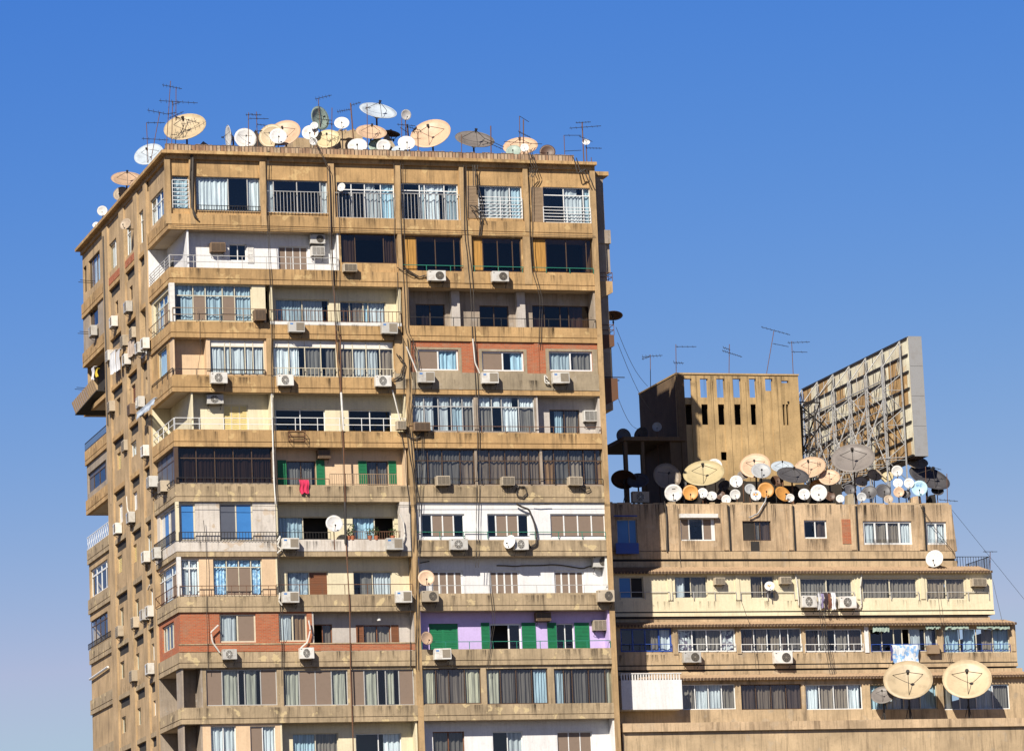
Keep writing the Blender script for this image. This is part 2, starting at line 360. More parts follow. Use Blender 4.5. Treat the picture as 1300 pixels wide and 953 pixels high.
def railing(par, pl, u0, u1, zb, zt, w, style, mat, name='railing'):
    m = MB(); r = .018
    if style.startswith('bars'):
        sp = float(style[4:] or .16)
        m.pbox(pl, u0, u1, w-.02, w+.02, zt-.035, zt); m.pbox(pl, u0, u1, w-.015, w+.015, zb+.04, zb+.07)
        n = max(2, int((u1-u0)/sp))
        for i in range(n+1):
            u = u0+(u1-u0)*i/n; m.pbox(pl, u-.012, u+.012, w-.012, w+.012, zb, zt-.035)
    elif style.startswith('lines'):
        n = int(style[5:] or 2)
        for i in range(n):
            z = zt - (zt-zb)*i/n; m.pbox(pl, u0, u1, w-.018, w+.018, z-.035, z)
        k = max(1, int((u1-u0)/1.3))
        for i in range(k+1):
            u = u0+(u1-u0)*i/k; m.pbox(pl, u-.016, u+.016, w-.022, w+.014, zb, zt-.036)
    elif style == 'lattice':
        m.pbox(pl, u0, u1, w-.02, w+.02, zt-.04, zt); m.pbox(pl, u0, u1, w-.02, w+.02, zb, zb+.03)
        n = max(2, int((u1-u0)/.55)); h = (zt-zb)
        for i in range(n):
            a = u0+(u1-u0)*i/n; b = u0+(u1-u0)*(i+1)/n
            m.bar(pl.pt(a, w, zb), pl.pt(b, w, zt), .012); m.bar(pl.pt(b, w, zb), pl.pt(a, w, zt), .012)
            c = (a+b)/2; m.tube([pl.pt(c+.09*math.cos(t), w, zb+h*.5+.13*math.sin(t)) for t in [j*math.pi/4 for j in range(9)]], .012, 4)
    return m.build(name, M[mat], par)
def shutter(par, pl, d, px, mat, name='shutter'):
    u0, u1, v0, v1 = pl.rect(*px, w=d); m = MB(); w = d-.045
    m.pbox(pl, u0, u1, w+.02, w+.035, v0, v1)
    for a, b in ((u0, u0+.06), (u1-.06, u1)): m.pbox(pl, a, b, w, w+.02, v0, v1)
    for z in (v0, (v0+v1)/2-.03, v1-.06): m.pbox(pl, u0+.06, u1-.06, w+.001, w+.02, z, z+.06)
    z = v0+.08
    while z < v1-.1: m.pbox(pl, u0+.06, u1-.06, w+.006, w+.022, z, z+.035); z += .08
    return m.build(name, M[mat], par)
# ================================================================== TALL TOWER
W = 25.75; YL = 19.3; YR = 26.8; YB = 5.85
GZ = [50.77 - 3.137*(k-1) for k in range(0, 13)]       # groove heights, index = floor number
GZ[0] = 54.88                                           # under the coping
def ZB(k): return GZ[k] - .28                           # underside of the slab under floor k
F0 = FP(0); L0 = LP(0)
YM = {1: 250, 2: 320, 3: 392, 4: 455, 5: 525, 6: 592, 7: 660, 8: 730, 9: 800, 10: 872, 11: 942}
tower = empty('apartment_tower', (0, 0, 0))
tag(tower, 'tall ochre apartment tower with stacked balconies, wrapped corner and crowded dish roof', 'apartment building')
NF = 11
# body: slabs, lips, inner core, back and right side walls
for k in range(1, NF+1):
    zb, zg = ZB(k), GZ[k]
    m = MB(); m.box(.06, W-.2, .06, YL-.05, zb+.012, zg-.02); m.box(.06, 8, YL-.05, YR-.05, zb+.012, zg-.02); m.build('floor_slab', M['soffit'], tower)
    m = MB()
    m.box(0, W-.32, 0, .24, zb, zg-.03); m.box(0, .24, .24, YR, zb, zg-.03); m.box(.035, W-.32, .035, .24, zg-.03, zg+.02); m.box(.035, .24, .24, YR, zg-.03, zg+.02)
    m.box(.24, 8, YR-.2, YR, zb, zg+.02)
    m.build('slab_edge', M['beige' if k < 6 else 'beige2'], tower)
m = MB(); m.box(2.0, W-.5, 2.0, YL-.4, 0, 54.5); m.box(1.1, 1.5, 9.7, YL-.4, 0, 54.5); m.build('inner_core', M['dark'], tower)
m = MB(); m.box(W-.3, W, 0, YL, 0, 54.62); m.build('right_side_wall', M['side'], tower)
m = MB(); m.box(8, W-.3, YL-.2, YL, 0, 54.62); m.box(.4, 8, YL-.2, YL, 0, ZB(10)); m.build('back_wall', M['side'], tower)
m = MB(); m.box(0, W-.3, 0, YL-.2, 0, ZB(NF)-.01); m.build('lower_storeys', M['beige2'], tower)
m = MB(); m.box(.4, W-.3, .4, YL-.2, 54.62, 54.8); m.box(.4, 8, YL-.2, YR-.3, 54.62, 54.8); m.build('roof_deck', M['roof'], tower)
# coping and rubble-brick parapet
m = MB(); o = .32
m.box(-o, W+.05, -o, .25, 54.86, 55.04); m.box(-o, .25, .25, YR+.1, 54.86, 55.04); m.box(W-.3, W+.05, .25, YL, 54.86, 55.04); m.box(.25, W-.3, YL-.25, YL, 54.86, 55.04)
m.build('coping', M['beige'], tower)
m = MB(); rnd = random.Random(3); x = -.02
while x < W-1.3:
    w = rnd.uniform(.2, .3); m.box(x, x+w-.012, -.02+rnd.uniform(-.02, .02), .22, 55.04, 55.04+rnd.choice([.40, .42, .44, .44, .45])); x += w
y = .24
while y < 6:
    w = rnd.uniform(.2, .3); m.box(-.02+rnd.uniform(-.02, .02), .2, y, y+w-.012, 55.04, 55.04+rnd.choice([.1, .12, .2, .24])); y += w
m.build('parapet', M['rubble'], tower)
m = MB(); m.box(0, W, -.012, .215, 54.6, 54.86); m.box(0, .215, .215, YR, 54.6, 54.86); m.build('top_beam', M['beige'], tower)
# top floor upper panels: recessed fields between piers
def X0(px, k): return at(px, YM[k], 0).x
def holes_of(pl, d, wins): return [pl.rect(*w[0], w=d) for w in wins]
def spandrel(k, segs, pl=F0):
    for a, b, top, mt in segs:
        u0, _ = pl.uv(a, YM[k]+20 if pl.k == 'F' else top); u1, _ = pl.uv(b, YM[k]+20 if pl.k == 'F' else top)
        u0, u1 = sorted((u0, u1))
        if pl.k == 'F': u0 = max(u0, 0.0); u1 = min(u1, W-.32)
        zt = GZ[k]+.62 if top is None else (pl.uv((a+b)/2, top)[1] if pl.k == 'F' else GZ[k]+top)
        m = MB(); m.pbox(pl, u0+.001, u1-.001, .0, .12, GZ[k]+.02, zt); o_ = m.build('spandrel', M[mt], tower)
def bay(k, x0, x1, d, mt, wins=(), sh=(), u=None, zt=None, pl=F0, z0=None, th=.2):
    """one bay of wall: flush (small d) or set back behind an open balcony"""
    if u: u0, u1 = u
    elif pl.k == 'F': u0, u1 = X0(x0, k), X0(x1, k)
    zb_, zt_ = (z0 if z0 is not None else GZ[k]-.02), (zt if zt is not None else (ZB(k-1)+.01 if k > 1 else 54.61))
    holes = []
    for w in wins:
        h = pl.rect(*w[0], w=d); holes.append(h)
    wall(tower, pl, u0, u1, zb_, zt_, d, M[mt], holes, th=th)
    if pl.k == 'F' and d > .5:
        m = MB(); m.box(u0, u0+.1, .13, d, zb_+.02, zt_); m.box(u1-.1, u1, .13, d, zb_+.02, zt_); m.build('balcony_cheek', M[mt], tower)
    for w in wins:
        kw = dict(w[3]) if len(w) > 3 else {}
        window(tower, pl, d, pl.rect(*w[0], w=d), w[1], w[2], **kw)
    for s in sh: shutter(tower, pl, d, s[0], s[1])
# piers of the two top floors, the corner posts and the central and right piers
def pier(px0, px1, k0, k1, w=-.02, mt='pier', y=.22):
    a, b = X0(px0, k0), X0(px1, k0); m = MB(); m.box(a, b, w, y, GZ[k1]+.02 if k1 < NF else ZB(NF), (ZB(k0-1) if k0 > 1 else 54.59)); return m.build('pier', M[mt], tower)
pier(210.3, 217, 1, 1, -.004)
for a, b in ((241, 247.5), (331, 338), (417.5, 425), (502, 509), (584, 590.5), (665, 671)): pier(a, b, 1, 1)
for a, b in ((505.5, 510.5), (588, 599), (664.5, 674)): pier(a, b, 2, 2)
m = MB(); m.box(W-.318, W-.002, -.02, .02, ZB(NF), 54.6); m.build('pier', M['pier'], tower)      # full-height right edge
m = MB(); m.box(13.72, 14.05, -.012, 1.6, ZB(NF)+.01, ZB(2)+.0); m.build('party_wall', M['pier'], tower)
# ---- F1
bay(1, 210, 758, .16, 'beige', [
 ((219,223,240,265), 'b1', 'wood'), ((249,225,331,268), 'c4d2.4c1.6', 'sframe'), ((339,229,416,270), 'c.9d3d3c.9', 'sframe'),
 ((428,232,501,277), 'd1.1d1c1.2b1', 'wframe', dict(t=.2)), ((510,233,582,279), 'd1.5b.4c1.6b1.1', 'wframe', dict(t=.2)),
 ((608,236,663,277), 'c2.6b1', 'wframe'), ((690,238,750,283), 'd1.8c1.7b.6', 'wframe', dict(t=.22))],
 sh=[((593,236,606.5,277), 'wood'), ((674.5,238,689.5,283), 'wood')], u=(.005, W-.32))
for a, b, y0, y1, st, mt in ((249,331,261,268,'bars.15','darksteel'),(338.5,417,243,271,'bars.2','sframe'),(426,502,245,278,'bars.2','sframe'),(509,584,246,280,'bars.2','sframe'),
                             (219,240,228,264,'lines7','wframe'),(608,663,250,277,'lines6','wframe'),(690,750,263,283,'lines5','wframe')):
    u0, u1, v0, v1 = F0.rect(a, y0, b, y1, w=.05); railing(tower, F0, u0, u1, v0, v1, .06, st, mt)
spandrel(1, [(210, 760, None, 'beige')])
# ---- F2
bay(2, 0, 429, .85, 'white', [((291,310,313,331), 'd1d1', 'wframe'), ((354,313,391,346), 't1t1t1t1', 'wframe')], sh=[((314,311,322,334), 'whitep')], u=(1.1, X0(431, 2)))
bay(2, 431, 505.5, .14, 'beige', [((433,297,504,334), 'r1.1d2.2r1', 'bframe', dict(tint=True))])
bay(2, 510.5, 758, .14, 'beige', [((511.5,300,586,345), 'M1.2d1.6d1.6d.6', 'bframe', dict(tint=True)), ((600,302,662,345), 'M1d1.4d1.4d.8', 'bframe', dict(tint=True)), ((675.5,303,756,346), 'M1d1.4d1.4d.6', 'bframe', dict(tint=True))], u=(X0(510.5, 2), W-.32))
spandrel(2, [(212, 431, 341, 'beige'), (431, 510, 345, 'beige'), (510, 762, 345.5, 'beige')])
for a, b, y0, y1, mt in ((214,430,325,341,'sframe'), (511,762,338,346,'greenrail')):
    u0, u1, v0, v1 = F0.rect(a, y0, b, y1); railing(tower, F0, max(u0, .02), min(u1, W-.35), v0, v1, .05, 'lines2' if mt == 'sframe' else 'lines1', mt)
# ---- F3
bay(3, 0, 338, .14, 'cream', [((222,361.5,320,407), 'b1.2t.8b1.1t.8b1.1', 'creamframe', dict(t=.3, tt='b'))], u=(.3, X0(338, 3)))
bay(3, 345, 510, .85, 'cream', [((350,380,418,410), 'b1c1', 'creamframe'), ((432,383,490,413), 'n.5T.7b.25c.9', 'creamframe')])
bay(3, 517, 762, 1.15, 'grim', [((528,386,565,414), 'n1d1', 'bframe', dict(tint=True)), ((609,388,646,415), 'd1d1', 'bframe', dict(tint=True)), ((676,388,749,416), 'n1d1.3d.7r1.7', 'bframe', dict(tint=True))], u=(14.05, W-.3))
m = MB()
for a in (572, 655): m = MB(); m.box(at(a, 392, 1.0).x, at(a, 392, 1.0).x+.5, .75, 1.14, GZ[3], ZB(2)); m.build('column', M['greywall'], tower)
spandrel(3, [(212, 342, 408, 'beige'), (342, 510, 413, 'beige'), (517, 765, 415, 'beige')])
m = MB(); m.box(X0(343, 3), X0(509, 3), -.012, .13, F0.uv(430, 413)[1], F0.uv(430, 409)[1]); m.build('parapet_cap', M['whitep'], tower)
for a, b, y0, y1, st, mt in ((219,338,391,408,'lines2','wood'), (342,509,394,409,'bars.24','rust'), (515,762,403.5,415,'lines1','darksteel')):
    u0, u1, v0, v1 = F0.rect(a, y0, b, y1); railing(tower, F0, max(u0, .02), min(u1, W-.35), v0, v1, .05 if a > 300 else -.04, st, mt)
# ---- F4
bay(4, 218, 264, .85, 'peach', [], u=(.12, X0(265, 4)))
bay(4, 264, 345, .14, 'peach', [((267,431,336,475), 'c1.3c.5c1.3c.7c1', 'creamframe', dict(t=.19, tt='W'))])
bay(4, 345, 517, .14, 'beige', [((347,431,428,478), 'c1c1T1T1', 'creamframe', dict(t=.2, tt='W')), ((431,433,500,479), 'T1c1c1T1', 'creamframe', dict(t=.2, tt='W'))])
bay(4, 517, 764, .11, 'brick', [((531,443.5,582,470), 't1b1', 'wframe', dict(fw=.09)), ((612,446,665,471), 't1b1', 'wframe', dict(fw=.09)), ((697,446,752,471), 'b1T1', 'wframe', dict(fw=.09))], u=(14.05, W-.32))
m = MB()
for a, b, c, e in ((527,441,586,474), (608,443,669,475), (693,443,763,475)):
    u0, u1, v0, v1 = F0.rect(a, b, c, e, w=.1); h0, h1, z0, z1 = F0.rect(*{527:(531,443.5,582,470),608:(612,446,665,471),693:(697,446,752,471)}[a], w=.11)
    m.box(u0, h0, .095, .118, v0, v1); m.box(h1, min(u1, W-.33), .095, .118, v0, v1); m.box(h0, h1, .097, .116, z1, v1); m.box(h0, h1, .097, .116, v0, z0)
m.build('window_surround', M['cement'], tower)
for a in (598.5, 679): m = MB(); m.box(X0(a, 4), X0(a, 4)+.28, .06, .108, GZ[4]+.63, ZB(3)); m.build('pilaster', M['brick'], tower)
spandrel(4, [(216, 345, 476, 'beige'), (345, 502, 479, 'beige'), (502, 765, 473.5, 'cement')])
m = MB(); m.box(X0(502, 4), 13.71, -.006, .12, F0.uv(510, 474)[1], ZB(3)); m.build('pier', M['pier'], tower)
m = MB(); m.box(X0(339, 4), X0(346, 4), -.01, .13, F0.uv(343, 476)[1], ZB(3)); m.build('pier', M['pier'], tower)
for a, b, y0, y1, st, mt in ((220,337,468,476,'lines1','darksteel'), (267,336,469,476,'bars.4','darksteel'), (346,501,467,479,'bars.22','creamframe')):
    u0, u1, v0, v1 = F0.rect(a, y0, b, y1); railing(tower, F0, max(u0, .02), u1, v0, v1, .05, st, mt)
# ---- F5
bay(5, 0, 346, .85, 'cream', [((284,514,315,549), 'Y1Y1Y1', 'creamframe')], u=(1.1, X0(347, 5)))
bay(5, 347, 517, .85, 'cream', [((350,519.5,413,549), 'd1d1', 'wframe', dict(tint=True)), ((443,520.5,497,549), 'd1d1', 'wframe', dict(tint=True))])
bay(5, 518, 682, .14, 'grim', [((521,502,602,547), 'c1c1c.9b.8T.8', 'sframe', dict(t=.3, tt='c')), ((607,503,679,548), 'T1d.7c1.2T1.1', 'sframe', dict(t=.3, tt='c'))], u=(14.05, X0(682, 5)))
bay(5, 682, 768, .85, 'greywall', [((698,520,736,551), 'b1T1', 'bframe')], u=(X0(682, 5), W-.3))
spandrel(5, [(218, 346, 545, 'beige'), (346, 517, 547, 'beige'), (517, 768, 549, 'beige')])
for a, b, y0, y1, st, mt in ((222,346,530,545,'lines2','wframe'), (347,515,530,547,'lines2','wframe'), (519,766,541,549,'lines1','rust')):
    u0, u1, v0, v1 = F0.rect(a, y0, b, y1); railing(tower, F0, max(u0, .02), min(u1, W-.35), v0, v1, .05 if a != 519 else -.03, st, mt)
# ---- F6
bay(6, 0, 349, .14, 'grim', [((226,567.5,346,613), 'n1n1n1n1n1.1', 'bframe', dict(t=.3, tt='n', tint=True))], u=(.25, X0(349, 6)))
bay(6, 349, 517, .85, 'peach', [((364,585,401,616), 'T1T1', 'bframe'), ((466,585,493,616), 'r1r1', 'bframe')],
    sh=[((352.5,584,363.5,616), 'green'), ((401.5,584,412,616), 'green'), ((455,585,465.5,614), 'green'), ((493.5,585,503,614), 'green')])
bay(6, 518, 770, .14, 'grim', [((521,570,603,615), 'T1r.8r1a.8', 'bframe', dict(t=.32, tt='r')), ((606,570,686,615), 'a.8r1r1a.5r.7', 'bframe', dict(t=.32, tt='r')), ((689,570,768,615), 'a.8r1T1r.8a.6', 'bframe', dict(t=.32, tt='r'))], u=(14.05, W-.32))
spandrel(6, [(220, 349, 614, 'beige2'), (349, 517, 615.5, 'beige2'), (517, 770, 616, 'beige2')])
for a, b, y0, y1, st, mt in ((224,350,606,614,'bars.5','darksteel'), (352,418,607,615,'lines1','rust'), (419,504,601,615.5,'bars.13','wood'), (520,768,607,616,'lines1','darksteel')):
    u0, u1, v0, v1 = F0.rect(a, y0, b, y1); railing(tower, F0, max(u0, .02), min(u1, W-.35), v0, v1, .03 if a != 224 else -.03, st, mt)
# ---- F7
bay(7, 0, 350, .14, 'stone', [((229,638,248,686), 'B1', 'creamframe', dict(fw=.09)), ((279,638,321,686), 'g1B1', 'creamframe', dict(fw=.08))], u=(.2, X0(351, 7)))
bay(7, 351, 517, .85, 'cream', [((352,655.5,418,687), 'b1.1o1.1', 'creamframe'), ((448,656,501,687), 'b1o.9', 'creamframe')])
bay(7, 518, 774, .14, 'white', [((535,652,590,682), 'd1t1t1d1', 'wframe', dict(fw=.08)), ((619,652,672,682), 'd.8t1t1d1', 'wframe', dict(fw=.08)), ((699,652,769,682), 't1t1t1t1', 'wframe', dict(fw=.08))], u=(14.05, W-.3))
spandrel(7, [(224, 351, 687, 'stone'), (351, 508, 684.5, 'stone'), (508, 774, 685, 'beige2')])
for a, b, y0, y1, st, mt in ((227,350,675,687,'bars.17','darksteel'), (352,420,675,685,'bars.17','darksteel'), (448,516,674,685,'bars.14','rust'), (528,772,674.5,684,'lines1','greenrail')):
    u0, u1, v0, v1 = F0.rect(a, y0, b, y1); railing(tower, F0, max(u0, .02), min(u1, W-.35), v0, v1, .02 if a != 227 else -.05, st, mt)
m = MB(); m.box(X0(508, 7), 13.74, -.008, .5, GZ[7]+.02, ZB(6)); m.build('pier', M['stone'], tower)
# ---- F8
bay(8, 0, 350, .14, 'peach', [((229,709,253,757), 'c1c1', 'wframe', dict(t=.24, tt='c', fw=.08)), ((271,709,333,756), 'i1t.9t.9i.8', 'creamframe', dict(t=.22, tt='i'))], u=(.25, X0(351, 8)))
bay(8, 351, 527, .85, 'cream', [((365,725,417,757), 'i1.15R1', 'creamframe'), ((449,725,498,757), 'T1c1', 'creamframe')])
bay(8, 529, 778, .85, 'white', [((548,724,588,755), 't1t1t1t1', 'wframe', dict(fw=.1)), ((622,724,660,755), 't1t1t1t1', 'wframe', dict(fw=.1)), ((704,724,742,755), 't1t1t1t1', 'wframe', dict(fw=.1))], u=(14.05, W-.3))
spandrel(8, [(226, 351, 756, 'beige2'), (351, 527, 754, 'beige2'), (527, 778, 752.5, 'beige2')])
for a, b, y0, y1, st, mt in ((228,350,743,756,'bars.4','rust'), (351,524,741,754,'lines1','rust'), (529,778,742,752.5,'lines1','sframe')):
    u0, u1, v0, v1 = F0.rect(a, y0, b, y1); railing(tower, F0, max(u0, .02), min(u1, W-.35), v0, v1, .02 if a != 228 else -.05, st, mt)
# ---- F9
bay(9, 0, 397, .11, 'brick', [((279,779,325,815), 'c1t1', 'creamframe', dict(fw=.09)), ((354,778,390,814), 'c1a1', 'creamframe', dict(fw=.09))], u=(.2, X0(397, 9)))
bay(9, 397, 529, .85, 'greywall', [((398,792,422,822), 'o1r1', 'brownsh'), ((462,793,496,822), 'T1T1', 'brownsh')], sh=[((452,793,461.5,817), 'brownsh'), ((496.5,793,506,817), 'brownsh')])
bay(9, 531, 782, .85, 'purple', [((545,791,582,826), 'G1G1', 'green'), ((622,791,662,826), 'o1.6d1', 'wframe', dict(fw=.09)), ((707,791,729,826), 'd1d1', 'wframe')],
    sh=[((611,790,621.5,824), 'green'), ((662.5,790,680,824), 'green'), ((695,790,706.5,823), 'green'), ((729.5,790,748,823), 'green')], u=(14.05, W-.3))
spandrel(9, [(226, 527, 826.5, 'beige2'), (527, 782, 823, 'beige2')])
m = MB(); zs = F0.uv(300, 826.5)[1]; m.box(.0, 13.7, .002, .12, zs+.001, F0.uv(300, 818)[1]); m.build('spandrel', M['brick'], tower)
m = MB(); m.box(-.02, 13.7, -.03, .1, F0.uv(300, 818)[1], F0.uv(300, 816.5)[1]); m.build('sill', M['beige2'], tower)
u0, u1, v0, v1 = F0.rect(532, 813, 781, 823); railing(tower, F0, 14.1, W-.35, v0, v1, .05, 'lines1', 'greenrail')
# ---- F10 / F11 (below the crop of the balcony drawings the pattern simply goes on)
bay(10, 0, 0, 1.3, 'grim', [], u=(.12, X0(258, 10)))
bay(10, 258, 357, .14, 'beige2', [((262,849,352,895), 't1y1d.4y1t1', 'sframe')])
bay(10, 357, 531, .14, 'beige2', [((360,850,442,895), 'y1t1t1y1', 'sframe'), ((446,849,526,895), 't1y1d.6y1t1.1', 'sframe')])
bay(10, 531, 784, .14, 'beige2', [((534,848,611,893), 'y1r.8r1y1', 'bframe'), ((618,848,696,893), 'y.9r1r1b1', 'bframe'), ((704,848,782,893), 'b.6a.5r1r1y.6', 'bframe')], u=(14.05, W-.32))
spandrel(10, [(226, 527, 896, 'beige2'), (527, 784, 893, 'beige2')])
bay(11, 0, 0, 1.3, 'grim', [], u=(.12, X0(258, 11)))
bay(11, 258, 357, .14, 'peach', [((268,921,300,962), 'c1c1', 'wframe'), ((318,921,350,962), 't1c1', 'wframe')])
bay(11, 357, 531, .85, 'cream', [((372,930,430,968), 'b1T1', 'creamframe'), ((452,930,510,968), 'd1c1', 'wframe')])
bay(11, 531, 784, .85, 'white', [((550,928,590,966), 'r1r1', 'brownsh'), ((626,928,664,966), 'd1c1', 'wframe'), ((708,928,752,966), 't1t1t1', 'wframe')], u=(14.05, W-.3))
spandrel(11, [(226, 527, 966, 'beige2'), (527, 784, 963, 'beige2')])
# ---- wrapped corner on the left face (Y 0 .. YB) and the left face proper
def lwall(k, y0, y1, d, mt, wins=(), z0=None, zt=None, th=.2):
    bay(k, 0, 0, d, mt, wins, u=(y0, y1), pl=L0, z0=z0, zt=zt, th=th)
def lspan(k, y0, y1, top=.62, mt='beige', w=0.):
    m = MB(); m.pbox(L0, y0, y1, w, w+.12, GZ[k]+.02, GZ[k]+top); m.build('spandrel', M[mt], tower)
side_band = lambda k: 'beige' if k < 6 else 'beige2'
for k in range(1, NF+1):
    lspan(k, .121, YB, .62, 'stone' if k == 7 else side_band(k))
lwall(2, 1.0, YB, 1.1, 'white', [((213,330,221,352), 'd1', 'wframe')])
lwall(3, .3, YB, .14, 'cream', [((195,376,217,420), 'b1b1t1b1', 'creamframe', dict(t=.3, tt='b'))])
m = MB(); m.box(-.012, .28, -.012, .28, GZ[3]+.62, ZB(2)); m.build('corner_post', M['whitep'], tower)
lwall(4, 1.0, YB, .1, 'beige', [((200,443,212,478), 'b1', 'creamframe')])
lwall(5, 1.0, YB, 1.1, 'cream')
lwall(6, .28, YB, .14, 'grim', [((197,578,221,622), 'g1g1g1g.7', 'bframe', dict(t=.3, tt='g'))])
m = MB(); m.box(.02, .24, .02, .26, GZ[6]+.62, ZB(5)); m.build('corner_post', M['bframe'], tower)
lwall(7, .2, YB, .14, 'stone', [((203,648,223,695), 'W.6B.8W.3g1.2', 'creamframe', dict(fw=.09))])
m = MB(); m.box(.01, .2, .01, .2, GZ[7]+.62, ZB(6)); m.build('corner_post', M['cream'], tower)
lwall(8, .26, YB, .14, 'peach', [((198,722,224,766), 't1c1.2t.8', 'wframe', dict(t=.28, tt='c'))])
m = MB(); m.box(.01, .24, .01, .24, GZ[8]+.62, ZB(7)); m.build('corner_post', M['whitep'], tower)
lwall(9, .2, YB, .11, 'brick', [((206,792,221,826), 'b.8a1c1b.8', 'creamframe', dict(fw=.09))])
m = MB(); m.box(.112, .2, .112, .2, GZ[9]+.62, ZB(8)); m.build('corner_post', M['brick'], tower)
lwall(10, 1.45, YB, 1.3, 'grim'); lwall(11, 1.45, YB, 1.3, 'grim')
lwall(1, .22, YB, .16, 'side', [((191,246,208,281), 'c1c1b1', 'wframe', dict(t=.35, tt='b'))], zt=54.61)
for k in (2, 5, 10, 11):
    m = MB(); m.box(.02, 1.3 if k > 5 else 1.1, YB-.12, YB, GZ[k], ZB(k-1)); m.build('balcony_cheek', M[{2:'white', 5:'cream'}.get(k, 'grim')], tower)
for k, st, mt, h, w in ((2,'lines4','sframe',1.35,.05),(3,'bars.4','wood',1.3,-.05),(4,'lines1','darksteel',1.1,.05),(5,'lines2','wframe',1.35,.05),(6,'bars.5','darksteel',.95,-.05),(7,'bars.17','darksteel',1.2,-.06),(8,'bars.4','rust',1.25,-.06)):
    railing(tower, L0, .0, YB, GZ[k]+.64, GZ[k]+h, w, st, mt)
# left face proper: piers, recessed panels with a dark slot at the head, floor bands
def yof(px, py): return atX(px, py, 0).y
ycols = [(YB, 6.6), (8.45, 9.55), (12.55, 14.0), (17.7, 19.3)]
for a, b in ycols:
    m = MB(); m.box(-.05, .3, a, b, ZB(NF), 54.59); m.build('pier', M['side'], tower)
PAN = [(6.6, 8.45+.0), (9.55, 12.55), (14.0, 17.7)]
LW = {  # floor: windows in photo pixels (x0,y0,x1,y1), panes, frame
 1: [((172.6,267,187,309),'c1c1.2b.8','wframe',dict(t=.28,tt='b')), ((154,288,166.5,327),'c1c1','wframe',dict(t=.25,tt='d')), ((134.5,308,148,344),'T.6c1T.5','wframe')],
 2: [((184,343,189,362),'T1','wframe'), ((164.5,363,168.5,381),'d1','bframe'), ((146.5,382,150,399),'d1','bframe')],
 3: [((164,428,171,450),'c1','wframe')],
 4: [((185,477,191,499),'c1','wframe'), ((167,488,172,512),'R1','wood'), ((160.8,495,165.6,512),'d1','wframe'), ((148,505,153,528),'T1','wood')],
 5: [((187,540,191,566),'c1','wframe'), ((166,560,173,579),'c1','wframe'), ((148.8,574,153.5,596),'Y1','wood')],
 6: [((169,624,174,648),'W1','wframe'), ((150.5,639,155.5,664),'W1','wframe')],
 7: [((186.5,678,193.5,701),'c1','wframe'), ((168.2,691,173.6,714),'Y1','creamframe'), ((149,705,154.8,727),'Y1','creamframe')],
 8: [((190.5,746,196.5,770),'c1','wframe'), ((171.5,760,176.5,783),'T1','creamframe'), ((152,771,157,795),'T1','creamframe')],
 9: [((192.8,816,197.4,838),'c1','wframe'), ((172.5,829,177,850),'c1','creamframe'), ((152.5,839,157.8,861),'d1','creamframe')],
 10: [((194.6,888,199.4,908),'c1','wframe'), ((174.5,898,179,920),'c1','creamframe'), ((154.5,909,159.8,930),'d1','creamframe')], 11: []}
for k in range(1, NF+1):
    slot = .56
    ztop = (ZB(k-1) if k > 1 else 54.6) - (slot if k > 1 else .0)
    for i, (a, b) in enumerate(PAN):
        if k == 3 and i == 0: continue
        ws = [w for w in LW[k] if a-.3 < yof((w[0][0]+w[0][2])/2, (w[0][1]+w[0][3])/2) < b+.3]
        lwall(k, a, b, .07, 'side', ws, z0=GZ[k]+.02, zt=ztop)
        if k > 1:
            m = MB(); m.box(.16, .2, a, b, ztop-.05, ZB(k-1)+.0); m.build('slot_shade', M['dark'], tower)  # dark strip stands in for the shade under the band
        if k == 1 and i > 0: lspan(1, a+.001, b-.001, .45, 'brick', -.004)
    if k == 1:
        m = MB(); m.box(.08, .14, YB, YL, 54.0, 54.58); m.build('fascia', M['side'], tower)
# floor 3: open white loggia behind the corner balcony
lwall(3, 6.6, 9.55, .9, 'white', [((180,428,185,450),'c1','creamframe')])
m = MB(); m.box(.02, .9, 9.45, 9.549, GZ[3]+.02, ZB(2)); m.box(.0, .12, 6.6, 8.45, GZ[3]+.02, GZ[3]+.7); m.build('balcony_cheek', M['white'], tower)
# rear part of the left face
lwall(1, YL, YR, .14, 'side', [((112.5,324,127,362),'T.8c1b1','bframe'), ((106,338,110,372),'T1','bframe')], zt=54.6)
lwall(2, YL, YR, .1, 'grim', [((113.5,387,124.5,416),'n.5d1.2','bframe')])
lwall(3, YL, YR, .9, 'dark')
lwall(5, YL, YR, .12, 'grim', [((111.5,592,135,618),'g.8d1d1g.4','bframe',dict(t=.25,tt='g'))])
lwall(7, YL, YR, .12, 'side', [((115,716,137,752),'d1d1d1g.6','wframe',dict(t=.25,tt='d',fw=.1))])
lwall(8, YL, YR, .12, 'side', [((114,782,137,815),'d1d1d1d1','bframe',dict(t=.22,tt='d'))])
lwall(9, YL, YR, .12, 'side'); lwall(10, YL, YR, .12, 'side'); lwall(11, YL, YR, .12, 'side')
m = MB(); p, q = atX(114, 862, -.02), atX(137, 846, -.02); m.tube([p, q], .07, 6); m.build('awning_rod', M['wframe'], tower)
for k in (1, 2, 4, 5, 6, 7, 8, 9, 10, 11): lspan(k, YL+.001, YR, .62, side_band(k))
m = MB()
for k in (1, 2, 3, 5, 7, 8, 9, 10, 11): m.box(.3, 8, YR-.2, YR-.01, GZ[k]+.02, ZB(k-1) if k > 1 else 54.6)
m.build('rear_wall', M['side'], tower)
for k, st, mt, h in ((4,'bars.3','darksteel',1.15),(6,'lattice','wframe',1.45),(8,'bars.2','darksteel',1.0)): railing(tower, L0, YL, YR, GZ[k]+.64, GZ[k]+h, .04 if k != 8 else -.04, st, mt)
